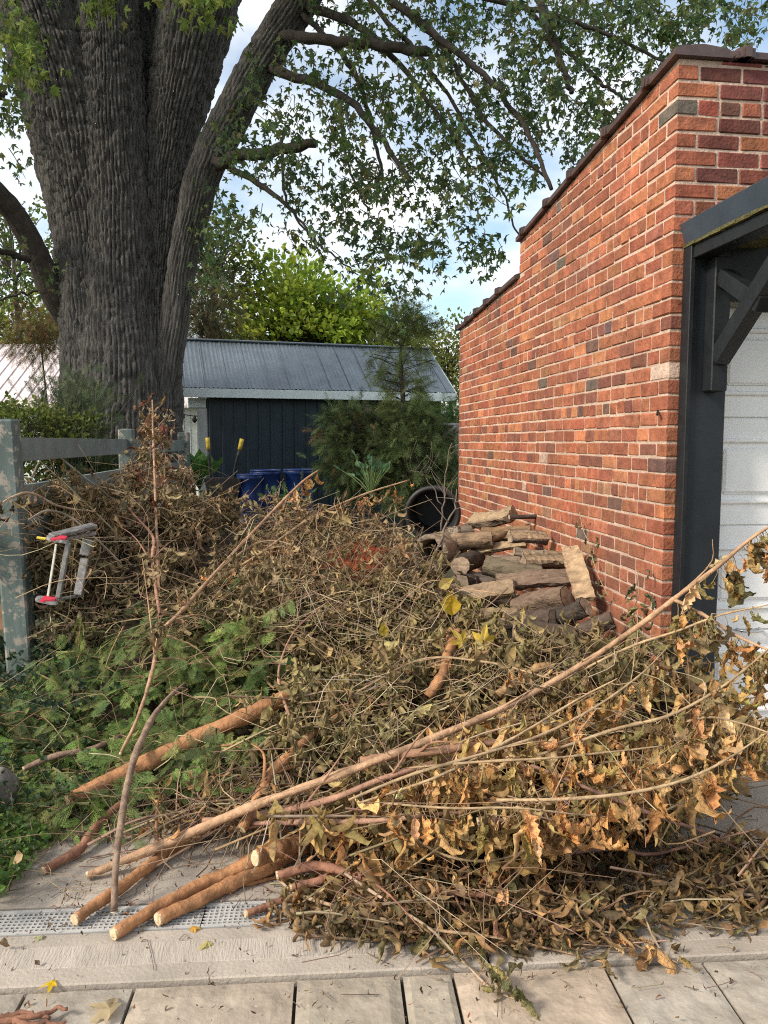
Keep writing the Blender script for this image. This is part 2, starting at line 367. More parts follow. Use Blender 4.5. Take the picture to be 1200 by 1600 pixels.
a = Acc(); box(a, (XW + 0.2, YF + 0.2, ZL - 0.30), (XR - 0.2, YB - 0.2, ZL - 0.22)); a.build('flat_roof', m_dark, gar)
SIDE = [(.33, .112, .058, 38), (.285, .092, .050, 28), (.37, .135, .066, 16), (.41, .17, .078, 5), (.21, .078, .05, 12), (.13, .072, .055, 2.2), (.15, .085, .085, .4), (.36, .19, .10, 1.5), (.13, .105, .085, .25)]
FRONT = [(.19, .05, .038, 30), (.15, .045, .038, 20), (.26, .075, .045, 12), (.33, .12, .055, 6), (.11, .055, .04, 8)]
bricks = []                     # (lo, hi, colour)
def course_side(c):
    z0 = c * CH + MO / 2; z1 = (c + 1) * CH - MO / 2; hdr = (c % 6 == 4)
    yend = YB if c < nL else YS
    y = YF
    first = True
    while y < yend - 0.03:
        L_ = 0.095 if hdr else BL
        if first: L_ = BL if c % 2 == 0 else 0.098
        if rng.random() < 0.05 and not first: L_ *= rng.choice([0.5, 0.7])
        y1 = min(y + L_, yend)
        if yend - y1 < 0.06: y1 = yend
        col = pick(SIDE, 1, 0.07)[0]
        if rng.random() < 0.006: col = np.array([.50, .36, .28])
        dx_ = 0.1
        if first and c % 2 == 1: dx_ = 0.208 - 0.007
        j = rng.normal(0, 0.0012)
        zc = ztop(min(y1, yend - .001)) - .002
        if zc > z0 + .012: bricks.append(((XW + j, y + (MO / 2 if not first else 0), z0 + rng.normal(0, .0012)), (XW + dx_, y1 - (MO / 2 if y1 < yend else 0), min(zc, z1 + rng.normal(0, .0012))), col))
        y = y1; first = False
def course_front(c):
    z0 = c * CH + MO / 2; z1 = (c + 1) * CH - MO / 2
    x = XW + (0.104 if c % 2 == 0 else 0.208); xmax = XW + 0.27 if z1 < 2.27 else XW + 1.9
    while x < xmax - 0.03:
        L_ = 0.213 if c % 6 != 4 else 0.107
        x1 = min(x + L_, xmax)
        col = pick(FRONT if c > 22 else SIDE, 1, 0.12)[0]
        if zt0 > z0 + .012: bricks.append(((x + MO / 2, YF + rng.normal(0, .0015), z0), (x1 - MO / 2, YF + 0.1, min(z1, zt0 - .002)), col))
        x = x1
for c in range(nT):
    course_side(c); course_front(c)
def vis(b):
    m = (np.array(b[0]) + np.array(b[1])) / 2; u, v, d = proj((b[0][0], b[0][1], m[2]))
    return -1e9 if (v > 1060 or u > 1215 or u < 0) else -d
order = sorted(range(len(bricks)), key=lambda q: -vis(bricks[q]))
rest = Acc()
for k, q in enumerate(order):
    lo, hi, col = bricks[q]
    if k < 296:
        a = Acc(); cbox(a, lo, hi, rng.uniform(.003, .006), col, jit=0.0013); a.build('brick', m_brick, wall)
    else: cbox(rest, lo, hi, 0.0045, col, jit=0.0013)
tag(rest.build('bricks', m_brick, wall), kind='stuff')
# coping tiles: saddle-backed lengths with a raised roll over each joint
def coping(pa, pb, wdir, roll=True):
    pa = np.array(pa); pb = np.array(pb); t = (pb - pa) / np.linalg.norm(pb - pa); wd = np.array(wdir, float)
    prof = [(-0.03, -0.017), (-0.03, 0.012), (0.0, 0.024), (0.11, 0.036), (0.22, 0.024), (0.25, 0.012), (0.25, -0.017)]
    def ext(a_, p, q, g_):
        V = []
        for s_ in (p, q):
            for x, z in prof: V.append(s_ + wd * (x + (g_ if x > 0.1 else -g_)) + np.array([0, 0, z + (g_ if z > 0 else 0)]))
        m_ = len(prof); f = [[k_, k_ + 1, m_ + k_ + 1, m_ + k_] for k_ in range(m_ - 1)] + [[m_ - 1, 0, m_, 2 * m_ - 1]]
        V = np.array(V); c0 = V[:m_].mean(0); c1 = V[m_:].mean(0); V = np.vstack([V, c0, c1])
        f3 = [[2 * m_, (k_ + 1) % m_, k_] for k_ in range(m_)] + [[2 * m_ + 1, m_ + k_, m_ + (k_ + 1) % m_] for k_ in range(m_)]
        a_.add(V, f3, f)
    a_ = Acc(); ext(a_, pa + t * 0.004, pb - t * 0.004, 0.0); o = a_.build('coping_tile', m_cop, gar)
    if roll:
        a_ = Acc(); ext(a_, pb - t * 0.055, pb + t * 0.012, 0.011); ext(a_, pb - t * 0.035, pb - t * 0.008, 0.018); a_.build('joint_roll', m_cop, o)
yc = [YF - 0.03] + [onX(u, v, XW)[1] for u, v in ((1015, 145), (950, 215), (895, 272), (857, 315), (820, 350))] + [YS + 0.02]
for q in range(len(yc) - 1): coping((XW, yc[q], ztop(max(yc[q], YF)) + 0.018), (XW, yc[q + 1], ztop(min(yc[q + 1], YS - .001)) + 0.018), (1, 0, 0), q < len(yc) - 2)
yl = [YS + 0.02] + [onX(u, v, XW)[1] for u, v in ((781, 440), (762, 462), (746, 480), (732, 495))] + [YB + 0.02]
for q in range(len(yl) - 1): coping((XW, yl[q], ztop(yl[q]) + 0.018), (XW, yl[q + 1], ztop(min(yl[q + 1], YB)) + 0.018), (1, 0, 0), True)
xc = [XW + 0.262, XW + 0.34, XW + 0.86, XW + 1.4]
for q in range(3): coping((xc[q], YF, ZT + 0.0195), (xc[q + 1], YF, ZT + 0.0195), (0, 1, 0), True)
# dark post beside the door
px0, px1 = XW + 0.066, XW + 0.262
a = Acc(); cbox(a, (px0, YF - 0.055, -0.02), (px1, YF - 0.002, 2.41), 0.003); post = a.build('door_post', m_slate if False else M_('charcoal_paint', (0.014, 0.018, 0.022), 0.45, nscale=5, namt=0.2, spec=0.4, bump=0.001, bscale=30, fleck=(50, 0.745, (0.2, 0.2, 0.2))), gar)
a = Acc(); cbox(a, (px0 - 0.012, YF - 0.075, 1.0 - 1.0), (px0 + 0.012, YF - 0.0035, 2.41), 0.003); a.build('post_edge_board', m_black, post)
# canopy along the top of the door: beam running out from the wall, mossy shingle edge, tilted flashing
can = thing('canopy', None, None, (px0, YF, 2.4)); can.parent = gar; can.matrix_parent_inverse = Matrix.Translation(-gar.location)
zb0 = onY(1082, 408, YF - 0.02)[2]; zb1 = onY(1080, 388, YF - 0.02)[2]; zf1 = onY(1070, 350, YF - 0.02)[2]
xb = px0 + 0.0
a = Acc(); cbox(a, (xb, YF - 0.92, zb0), (xb + 0.09, YF - 0.004, zb1), 0.003); a.build('eave_beam', m_black, can)
for q in range(9):
    a = Acc(); y1 = YF - 0.006 - q * 0.105; cbox(a, (xb - 0.012 - rng.uniform(0, .006), y1 - 0.1, zb1 + 0.0015), (xb + 0.35, y1, zb1 + 0.016 + rng.uniform(0, .006)), 0.002, jit=.0015); a.build('shingle', m_moss, can)
a = Acc(); V = []
for yy in (YF - 0.95, YF - 0.003):
    V += [(xb - 0.004, yy, zb1 + 0.018), (xb - 0.034, yy, zf1), (xb - 0.026, yy, zf1 + 0.006), (xb + 0.006, yy, zb1 + 0.024)]
a.add(V, f4=[[0, 1, 5, 4], [1, 2, 6, 5], [2, 3, 7, 6], [3, 0, 4, 7], [3, 2, 1, 0], [4, 5, 6, 7]]); a.build('flashing', m_slate, can)
a = Acc(); V = []
for yy in (YF - 0.93, YF - 0.003): V += [(xb - 0.02, yy, zf1 - 0.006), (XR, yy, zf1 + 1.0), (XR, yy, zf1 + 0.9), (xb + 0.01, yy, zb1 + 0.026)]
a.add(V, f4=[[0, 1, 5, 4], [1, 2, 6, 5], [2, 3, 7, 6], [3, 0, 4, 7], [3, 2, 1, 0], [4, 5, 6, 7]]); a.build('roof_deck', m_black, can)
a = Acc(); cbox(a, (px1 + 0.002, YF - 0.05, 2.16), (XR, YF - 0.004, 2.41), 0.003); a.build('door_header', m_black, can)
a = Acc(); cbox(a, (xb + 0.092, YF - 0.04 - 0.85, zb0 + 0.02), (xb + 0.12, YF - 0.06, zb0 + 0.05), 0.003); a.build('soffit_batten', m_black, can)
# bracket under the beam (plane square to the wall)
bx0, bx1 = px0 + 0.075, px0 + 0.155
def bar(p, q, x0, x1, th, name, par, mat):
    p = np.array(p); q = np.array(q); t = (q - p) / np.linalg.norm(q - p); nn = np.array([0, -t[2], t[1]])
    Mx = np.eye(4); Mx[:3, 0] = (1, 0, 0); Mx[:3, 1] = t; Mx[:3, 2] = nn; Mx[:3, 3] = p
    a_ = Acc(); cbox(a_, (x0, 0, -th / 2), (x1, np.linalg.norm(q - p), th / 2), 0.004, M=Mx); return a_.build(name, mat, par)
zbk = onY(1108, 612, YF - 0.09)[2]
br = Acc(); cbox(br, (bx0, YF - 0.135, zbk), (bx1, YF - 0.057, zb0 - 0.002), 0.005); bro = br.build('bracket_upright', m_black, can)
bar((0, YF - 0.125, zbk + 0.15), (0, YF - 0.66, zb0 - 0.01), bx0 + 0.006, bx1 - 0.006, 0.085, 'diagonal_brace', can, m_black)
bar((0, YF - 0.13, zb0 - 0.09), (0, YF - 0.44, zb0 - 0.27), bx0 + 0.012, bx1 - 0.002, 0.07, 'cross_brace', can, m_black)
# door
dg = Acc(); YD = YF + 0.10
box(dg, (px1 - 0.02, YD, -0.0), (XR - 0.3, YD + 0.04, 2.2)); door = dg.build('garage_door', m_white, gar)
sec = 2.14 / 4
for s in range(4):
    z0 = 0.015 + s * sec; a = Acc(); cbox(a, (px1 - 0.018, YD - 0.012, z0 + 0.004), (XR - 0.3, YD - 0.002, z0 + sec - 0.004), 0.003); a.build('door_section', m_white, door)
    for q in range(5):
        x0 = px1 + 0.035 + q * 0.62; x1 = x0 + 0.52; za, zb_ = z0 + 0.11, z0 + sec - 0.10
        a = Acc(); yq = YD - 0.0125
        for (l, h) in (((x0, za), (x1, za + 0.022)), ((x0, zb_ - 0.022), (x1, zb_)), ((x0, za + 0.022), (x0 + 0.022, zb_ - 0.022)), ((x1 - 0.022, za + 0.022), (x1, zb_ - 0.022))):
            cbox(a, (l[0], yq - 0.018, l[1]), (h[0], yq + 0.004, h[1]), 0.006)
        cbox(a, (x0 + 0.05, yq - 0.016, za + 0.05), (x1 - 0.05, yq + 0.004, zb_ - 0.05), 0.012)
        a.build('raised_panel', m_white, door)
hp = onY(1172, 984, YD - 0.03)
a = Acc(); tube(a, smooth_path([hp + (-0.06, 0.015, 0.0), hp + (-0.05, -0.02, 0), hp + (0.05, -0.02, -0.004), hp + (0.06, 0.015, 0)], 12), 0.009, 8)
a.build('pull_handle', m_chrome, door, True)
a = Acc(); tube(a, smooth_path([onX(1028, 642, XW - 0.005), onX(1027, 648, XW - 0.03)], 4), 0.006, 6); a.build('wall_hook', m_black, gar)
a = Acc(); cbox(a, (px1 - 0.02, YD - 0.012, -0.0), (XR - 0.3, YD + 0.03, 0.013), .002); a.build('door_seal', m_dark, door)
# ------------------------------------------------------------------ leaf and frond shapes (length along +Y from the stalk, face +Z)
def dry_leaf(nx, ny, lobes, fold, curl, seed, ww=0.33):
    r_ = np.random.default_rng(seed); t = np.linspace(0, 1, ny)
    wv = ww * np.sin(PI * np.clip(t * 0.93 + 0.05, 0, 1) ** 0.75) * (1 + lobes * r_.uniform(-1, 1, ny)); wv[0] *= 0.25; wv[-1] = 0.012
    s = np.linspace(-1, 1, nx); V = []
    ang = 0; y = 0; z = 0; L = 1 / (ny - 1)
    tw = r_.normal(0, 0.5); k0 = curl * r_.uniform(0.6, 1.4) * r_.choice([-1, 1])
    for i in range(ny):
        f = fold * (1 + r_.normal(0, 0.25)); row = []
        wl = wv[i] * (1 + lobes * r_.normal(0, 0.5)); wr = wv[i] * (1 + lobes * r_.normal(0, 0.5))
        for q in s:
            ww_ = (wl if q < 0 else wr) * abs(q); x = math.copysign(ww_ * math.cos(f * (0.4 + 0.6 * abs(q))), q) if q else 0
            h = ww_ * math.sin(f * (0.4 + 0.6 * abs(q))) + r_.normal(0, 0.032)
            tt = tw * t[i]; x, h = x * math.cos(tt) - h * math.sin(tt), x * math.sin(tt) + h * math.cos(tt)
            row.append((x, y - h * math.sin(ang), z + h * math.cos(ang)))
        V += row; ang += k0 * L * 1.2 * (1 + r_.normal(0, 0.5)); y += L * math.cos(ang); z += L * math.sin(ang)
    i = np.arange(ny - 1)[:, None] * nx + np.arange(nx - 1)[None]
    return np.array(V), [], np.stack([i, i + 1, i + nx + 1, i + nx], -1).reshape(-1, 4)
LEAF_LO = [dry_leaf(3, 6, 0.28, f * .8, c * 1.1, 10 + k, .125 + .032 * (k % 4)) for k, (f, c) in enumerate(2 * [(0.9, 0.8), (1.2, 1.4), (0.6, 2.0), (1.35, 0.5), (1.0, 2.6), (0.8, 1.1), (1.25, 1.8), (0.5, 1.0)])]
LEAF_FLAT = [dry_leaf(3, 5, 0.15, f, c, 30 + k, 0.36) for k, (f, c) in enumerate([(0.35, 0.5), (0.5, 0.9), (0.25, 1.2), (0.6, 0.4)])]
LEAF_HI = [dry_leaf(5, 12, 0.30, f * .95, c * 1.4, 50 + k, 0.205) for k, (f, c) in enumerate([(0.9, 0.9), (1.2, 1.5), (0.75, 2.0), (1.35, 0.6), (1.05, 2.3), (0.8, 1.2), (1.25, 1.7), (0.65, 0.8), (1.4, 1.2), (1.1, 0.4), (0.9, 1.6), (1.3, 2.6)])]
def palm_leaf(seed, droop=0.25):
    r_ = np.random.default_rng(seed)
    tips = [(-118, .55), (-62, .82), (0, 1.0), (62, .82), (118, .55)]; V = [(0, 0, 0)]; pts = []
    for k, (a_, l) in enumerate(tips):
        l *= r_.uniform(.85, 1.1)
        if k: pts.append(((tips[k - 1][0] + a_) / 2, 0.36 * r_.uniform(.8, 1.2)))
        pts.append((a_ - 17, l * .66)); pts.append((a_, l)); pts.append((a_ + 17, l * .64))
    for a_, l in pts:
        a_ = R(a_ + r_.normal(0, 3)); x, y = l * math.sin(a_), 0.28 + l * 0.72 * math.cos(a_)
        V.append((x * 0.72, y, -droop * (x * x * 1.2 + (y - .3) ** 2 * .8) + r_.normal(0, .02)))
    V[0] = (0, 0.25, 0.0); m = len(V) - 1
    return np.array(V), [[0, k + 1, k] for k in range(1, m)] + [[0, 1, m]], []
MAPLE = [palm_leaf(80 + k, dr_) for k, dr_ in enumerate([.15, .35, .55, .8, .3, .6])]
def frond(nside, nsub, seed, width=0.42):
    r_ = np.random.default_rng(seed); V = []; Q = []
    def strip(p, q, w0, w1, dz=0.0):
        p = np.array(p); q = np.array(q); t = q - p; s = np.array([t[1], -t[0], 0]); s /= np.linalg.norm(s) + 1e-9; k = len(V)
        V.extend([p - s * w0, p + s * w0, q + s * w1, q - s * w1]); Q.append([k, k + 1, k + 2, k + 3])
    dr_ = -0.25
    def P(x, y): return (x, y, dr_ * y * y - 0.25 * x * x + 0.02 * math.sin(9 * y))
    for i in range(4): strip(P(0, i / 4), P(0, (i + 1) / 4), .012, .010)
    for i in range(nside):
        y0 = 0.08 + 0.88 * i / nside; sg = 1 if i % 2 else -1; L = width * (math.sin(PI * min(1, (y0 * 0.8 + 0.22))) ** 0.8) * r_.uniform(.7, 1.15) + .05
        an = R(42 + r_.normal(0, 6)); ex_, ey_ = y0, 0
        tip = (sg * L * math.sin(an), y0 + L * math.cos(an)); strip(P(0, y0), P(*tip), .012, .006)
        for j in range(nsub):
            f = 0.2 + 0.75 * j / nsub; bx, by = sg * L * f * math.sin(an), y0 + L * f * math.cos(an); l2 = L * 0.42 * (1.1 - f) + .03
            for s2 in (-1, 1):
                a2 = an * sg + s2 * R(38); strip(P(bx, by), P(bx + l2 * math.sin(a2), by + l2 * math.cos(a2)), .0105, .0045)
    return np.array(V), [], Q
CEDAR_HI = [frond(12, 4, 200 + k, w_) for k, w_ in enumerate([.40, .5, .34])]
CEDAR_LO = [frond(9, 1, 220 + k, w_) for k, w_ in enumerate([.42, .5, .34])]
FEATHER = [frond(14, 2, 230 + k, .3) for k in range(2)]

m_leaf = M_('dead_leaf', attr=True, rough=0.8, nscale=60, namt=0.45, transl=0.22, spec=0.25)
m_leaf_o = M_('curled_leaf', ocol=True, rough=0.65, nscale=7, namt=0.32, transl=0.22, spec=0.2, bump=0.012, bscale=14)
m_green = M_('green_leaf', attr=True, rough=0.55, nscale=30, namt=0.2, transl=0.5, spec=0.35)
m_cedar = M_('cedar_scale', attr=True, rough=0.7, nscale=25, namt=0.25, transl=0.15, spec=0.2)
m_bark = M_('maple_bark', (0.108, 0.101, 0.092), 0.95, nscale=5, namt=0.55, bump=0.06, bscale=8, bstretch=(3.2, 3.2, 0.35), fleck=(18, 0.66, (0.25, 0.235, 0.21)))
m_darkbark = M_('dark_branch_bark', (0.062, 0.052, 0.044), 0.95, nscale=9, namt=0.35, bump=0.01, bscale=30)
m_twig = M_('twig', attr=True, rough=0.8, nscale=30, namt=0.25)

# ------------------------------------------------------------------ shed with steel roof
sA = W(323, 614, 13.4); sB = W(702, 621, 14.75); zE = sA[2]
sx = sB - sA; sx[2] = 0; SL = np.linalg.norm(sx); sx /= SL; sy = np.array([-sx[1], sx[0], 0.0])
SM = np.eye(4); SM[:3, 0] = sx; SM[:3, 1] = sy; SM[:3, 3] = (sA[0], sA[1], 0)
shed = thing('garden_shed', 'dark navy metal shed with grey ribbed steel roof and pale fascia', 'shed', (sA[0], sA[1], 0))
m_navy = M_('navy_steel', (0.016, 0.033, 0.046), 0.5, nscale=3, namt=0.25, spec=0.4, fleck=(9, 0.74, (0.12, 0.15, 0.16)))
m_roof = M_('galvanised_roof', (0.20, 0.24, 0.275), 0.5, nscale=2.5, namt=0.18, metal=0.25, spec=0.5)
m_fascia = M_('pale_fascia', (0.72, 0.80, 0.82), 0.6, nscale=4, namt=0.08)
a = Acc(); box(a, (0, 0, -0.1), (SL - 0.2, 2.4, zE + 0.02), M=SM); a.build('wall', m_navy, shed)
for q in range(22):
    x = 0.03 + q * 0.215; a = Acc(); cbox(a, (x, -0.028, -0.05), (x + 0.05, -0.001, zE), 0.008, M=SM); a.build('wall_rib', m_navy, shed)
x0, x1 = -0.62, SL + 0.02; ov = 0.32; hd = 1.15; zR = zE + 0.97; z0 = zE - 0.005
a = Acc(); n = 260; X = np.linspace(x0, x1, n); h = 0.012 * (np.sin(X * 2 * PI / 0.075) > 0.3)
for k, (ya, za, yb, zb_) in enumerate(((-ov, z0, hd, zR), (hd, zR, 2 * hd + ov, z0))):
    V = np.concatenate([np.stack([X, X * 0 + ya, za + 0.07 + h], -1), np.stack([X, X * 0 + yb, zb_ + 0.07 + h], -1)]) @ SM[:3, :3].T + SM[:3, 3]
    i = np.arange(n - 1); a.add(V, f4=np.stack([i, i + 1, i + n + 1, i + n], -1))
roof = a.build('roof', m_roof, shed)
for q in range(14):
    x = x0 + 0.2 + q * 0.37
    if x > x1 - 0.05: break
    V = []
    for xx in (x, x + 0.02):
        for (yy, zz) in ((-ov, z0), (hd, zR)):
            V += [(xx, yy, zz + 0.072), (xx, yy, zz + 0.09)]
    V = np.array(V) @ SM[:3, :3].T + SM[:3, 3]; a = Acc(); a.add(V, f4=[[0, 2, 3, 1], [4, 5, 7, 6], [1, 3, 7, 5], [0, 1, 5, 4], [2, 6, 7, 3]]); a.build('roof_seam', m_roof, roof)
a = Acc(); cbox(a, (x0, hd - 0.07, zR + 0.07), (x1, hd + 0.07, zR + 0.105), 0.015, M=SM); a.build('ridge_cap', m_roof, roof)
a = Acc(); cbox(a, (x0 + 0.01, -ov - 0.025, z0 - 0.09), (x1 - 0.01, -ov - 0.003, z0 + 0.062), 0.004, M=SM); a.build('fascia', m_fascia, shed)
a = Acc()
box(a, (x0 + 0.01, -ov - 0.002, z0 - 0.02), (x1 - 0.01, 0.0, z0 + 0.02), M=SM); a.build('soffit', m_fascia, shed)
for xx in (x0 - 0.002, x1 - 0.018):
    V = []
    for x_ in (xx, xx + 0.02):
        V += [(x_, -ov, z0 - 0.05), (x_, -ov, z0 + 0.075), (x_, hd, zR - 0.03), (x_, hd, zR + 0.075), (x_, 2 * hd + ov, z0 - 0.05), (x_, 2 * hd + ov, z0 + 0.075)]
    V = np.array(V) @ SM[:3, :3].T + SM[:3, 3]; a = Acc()
    a.add(V, f4=[[0, 1, 3, 2], [2, 3, 5, 4], [6, 8, 9, 7], [8, 10, 11, 9], [1, 7, 9, 3], [3, 9, 11, 5], [0, 2, 8, 6], [2, 4, 10, 8], [0, 6, 7, 1]]); a.build('rake_board', m_fascia, shed)
V = []
for x_ in (0.0, SL - 0.2):
    V = np.array([(x_, 0, zE), (x_, 2.4, zE), (x_, hd, zR)]) @ SM[:3, :3].T + SM[:3, 3]; a = Acc(); a.add(V, f3=[[0, 1, 2]]); a.build('gable', m_navy, shed)
bl = np.linalg.inv(SM); 
a = Acc(); cbox(a, (-0.32, -0.02, zE - 0.26), (-0.02, 0.3, zE - 0.09), .01, M=SM); a.build('soffit_return', m_fascia, shed)

# ------------------------------------------------------------------ white barn behind
bE = W(100, 634, 19.5); zb = bE[2]; barn = thing('white_barn', 'long white metal building with pinkish ribbed roof behind the maple', 'building', (bE[0], bE[1], 0))
m_barn = M_('white_siding', (0.70, 0.74, 0.70), 0.6, nscale=2, namt=0.08); m_barnroof = M_('pinkish_white_roof', (0.66, 0.58, 0.58), 0.55, nscale=1.5, namt=0.1)
BM = np.eye(4); BM[:3, 0] = RIGHT; BM[:3, 1] = np.array([FWD[0], FWD[1], 0]) / math.hypot(FWD[0], FWD[1]); BM[:3, 3] = (bE[0], bE[1], 0)
a = Acc(); box(a, (-9, 0.35, -0.1), (4.6, 5.5, zb), M=BM); a.build('wall', m_barn, barn)
for q in range(26):
    x = 0.2 + q * 0.17; a = Acc(); cbox(a, (x, 0.33, 0), (x + 0.03, 0.349, zb - 0.1), 0.004, M=BM); a.build('siding_rib', m_barn, barn)
zr2 = zb + 1.9
V = np.array([(-9.3, 0, zb), (4.9, 0, zb), (4.9, 2.9, zr2), (-9.3, 2.9, zr2), (-9.3, 0, zb - 0.05), (4.9, 0, zb - 0.05), (4.9, 2.9, zr2 - 0.05), (-9.3, 2.9, zr2 - 0.05)]) @ BM[:3, :3].T + BM[:3, 3]
a = Acc(); a.add(V, f4=[[0, 1, 2, 3], [4, 7, 6, 5], [0, 4, 5, 1], [1, 5, 6, 2]]); rf = a.build('roof', m_barnroof, barn)
for q in range(48):
    x = -9.2 + q * 0.3; V = np.array([(x, 0, zb + .001), (x + .04, 0, zb + .001), (x + .04, 2.9, zr2 + .001), (x, 2.9, zr2 + .001), (x, 0, zb + .035), (x + .04, 0, zb + .035), (x + .04, 2.9, zr2 + .035), (x, 2.9, zr2 + .035)]) @ BM[:3, :3].T + BM[:3, 3]
    a = Acc(); a.add(V, f4=[[4, 5, 6, 7], [0, 4, 7, 3], [1, 2, 6, 5], [0, 1, 5, 4]]); a.build('roof_rib', m_barnroof, rf)

# ------------------------------------------------------------------ fence
m_fence = M_('weathered_green_paint', (0.10, 0.13, 0.122), 0.85, nscale=5, namt=0.35, bump=0.005, bscale=24, bstretch=(1, 1, 0.25), fleck=(14, 0.525, (0.29, 0.26, 0.22)))
m_rail = M_('grey_green_board', (0.16, 0.195, 0.185), 0.85, nscale=4, namt=0.25, bump=0.003, bscale=30)
m_bare = M_('bare_brown_board', (0.22, 0.125, 0.07), 0.85, nscale=6, namt=0.3, bump=0.003, bscale=30)
fp = [G(38, 1078), None, None]; fx = fp[0][0]
fp[1] = onX(200, 760, fx); fp[2] = W(289, 760, 10.3)
fence = thing('rail_fence', 'weathered grey green post and rail fence along the left side', 'fence', (fx, fp[0][1], 0))
for k, p in enumerate(fp):
    w_ = 0.072; a = Acc(); hh = 1.635; lean = -0.03 if k == 0 else 0.0
    Mx = np.eye(4); Mx[:3, 3] = (p[0], p[1], 0); Mx[0, 2] = lean
    cbox(a, (-w_, -w_, -0.1), (w_, w_, hh), 0.012, jit=0.002, M=Mx); a.build('post', m_fence, fence)
def rail(p, q, z0, z1, mat):
    p = np.array(p[:2]); q = np.array(q[:2]); t = (q - p) / np.linalg.norm(q - p); nn = np.array([-t[1], t[0]])
    Mx = np.eye(4); Mx[:2, 0] = t; Mx[:2, 1] = nn; Mx[:2, 3] = p
    a = Acc(); cbox(a, (0.05, -0.02, z0), (np.linalg.norm(q - p) - 0.05, 0.02, z1), 0.003, M=Mx, jit=.001); a.build('rail', mat, fence)
for z0, z1 in ((1.385, 1.53), (1.10, 1.24), (0.88, 1.02), (0.64, 0.78), (0.38, 0.52)):
    rail(fp[0], fp[1], z0, z1, m_rail); rail(fp[1], fp[2], z0, z1, m_rail)
    rail(fp[0] + (-1.6, 0.25, 0), fp[0] + (-0.02, 0.02, 0), z0 - 0.01, z1, m_bare)

# ------------------------------------------------------------------ old maple
TD = 11.8
maple = thing('maple_tree', 'huge old maple with fluted trunk and drooping lobed leaves', 'tree', W(190, 844, TD))
def stem(name, pts, mat, k=230, n=330, amp=0.05, gap=0.055):
    P = smooth_path([W(u, v, TD + dd) for u, v, r_, dd in pts], n); rad = smooth_path([(r_ * (TD + dd) / F, 0, 0) for u, v, r_, dd in pts], n)[:, 0]
    T, N_, B = frames(P); th = np.arange(k) * 2 * PI / k; s = np.concatenate([[0], np.cumsum(np.linalg.norm(np.diff(P, axis=0), axis=1))])
    TH, SS = np.meshgrid(th, s); rr = np.broadcast_to(rad[:, None], TH.shape); r0 = np.median(rad)
    nr = max(6, round(2 * PI * r0 / gap)); cx, cy = np.cos(TH) * r0, np.sin(TH) * r0; sd = sum(map(ord, name)) + pts[0][0]
    warp = fbm(np.stack([cx * 2.2, cy * 2.2, SS * 1.3 + sd], -1), 3)
    ph = TH * nr / 2 + warp * 2.6 + 1.3 * fbm(np.stack([cx * 7, cy * 7, SS * 3 + sd], -1), 2)
    ridge = 1 - np.exp(-(np.sin(ph) / 0.42) ** 2)
    brk = fbm(np.stack([cx * 10, cy * 10, SS * 7.5 + sd + 40], -1), 3); fine = fbm(np.stack([cx * 28, cy * 28, SS * 9 + sd], -1), 2)
    big = fbm(np.stack([cx * 1.6, cy * 1.6, SS * 0.5 + sd + 9], -1), 2)
    d = amp * (ridge - 0.6) * (0.7 + 1.1 * np.clip(brk + 0.3, 0, 1)) + amp * 0.75 * brk + amp * 0.5 * fine + 0.09 * big * r0
    cr_ = vnoise(np.stack([cx * 7, cy * 7, SS * 6 + sd], -1)) + .5 * vnoise(np.stack([cx * 15, cy * 15, SS * 11 + sd], -1)); d = d - amp * .75 * np.exp(-(cr_ / .11) ** 2)
    V = P[:, None] + (rr + d)[..., None] * (np.cos(TH)[..., None] * N_[:, None] + np.sin(TH)[..., None] * B[:, None])
    i = np.arange(n - 1)[:, None] * k; j = np.arange(k)[None]; j2 = (j + 1) % k
    a = Acc(); a.add(V.reshape(-1, 3), f4=np.stack([i + j, i + j2, i + k + j2, i + k + j], -1).reshape(-1, 4)); return a.build(name, mat, maple, True)
stem('trunk', [(190, 860, 84, 0), (190, 760, 80, 0), (190, 640, 73, 0), (186, 450, 62, 0), (178, 250, 53, 0), (172, 100, 49, 0), (167, 0, 46, 0), (160, -170, 42, 0)], m_bark)
stem('limb', [(148, 850, 54, .05), (150, 640, 50, 0), (147, 500, 50, 0), (136, 350, 54, 0), (116, 230, 61, 0), (84, 100, 61, -.1), (48, 0, 58, -.2), (-30, -140, 54, -.4)], m_bark)
stem('limb', [(236, 850, 52, .05), (236, 640, 45, .1), (242, 500, 38, .12), (250, 380, 30, .15), (258, 262, 33, .2), (284, 132, 47, .3), (312, 0, 58, .4), (345, -150, 54, .5)], m_bark)
stem('limb', [(228, 230, 46, .9), (228, 120, 46, .9), (222, 0, 46, 1), (215, -160, 42, 1.1)], m_bark, 120, 120)
stem('limb', [(222, 800, 20, .2), (240, 680, 24, .05), (264, 560, 22, -.1), (280, 440, 21, -.2), (299, 345, 23, -.3), (321, 265, 25.5, -.4), (370, 165, 27.5, -.5), (422, 72, 28, -.6), (468, 0, 28.5, -.7), (530, -110, 26, -1)], m_bark, 120, 170, 0.026)
stem('limb', [(120, 520, 18, .2), (84, 460, 19, -.2), (58, 398, 18, -.5), (18, 328, 17, -.9), (-40, 270, 16, -1.4), (-120, 200, 14, -2)], m_darkbark, 60, 90, 0.012)
Zup = np.array([0, 0, 1.0])
def branch(pts, mat=m_darkbark, name='branch', par=maple, n=26, k=7, rough=0.06):
    P = smooth_path([W(u, v, d) for u, v, r_, d in pts], n); P[1:-1] += rng.normal(0, 0.012, P[1:-1].shape)
    rad = smooth_path([(r_ * d / F, 0, 0) for u, v, r_, d in pts], n)[:, 0]
    a = Acc(); tube(a, P, np.maximum(rad, 0.003), k, rough=rough); a.build(name, mat, par, True); return P
BR = []
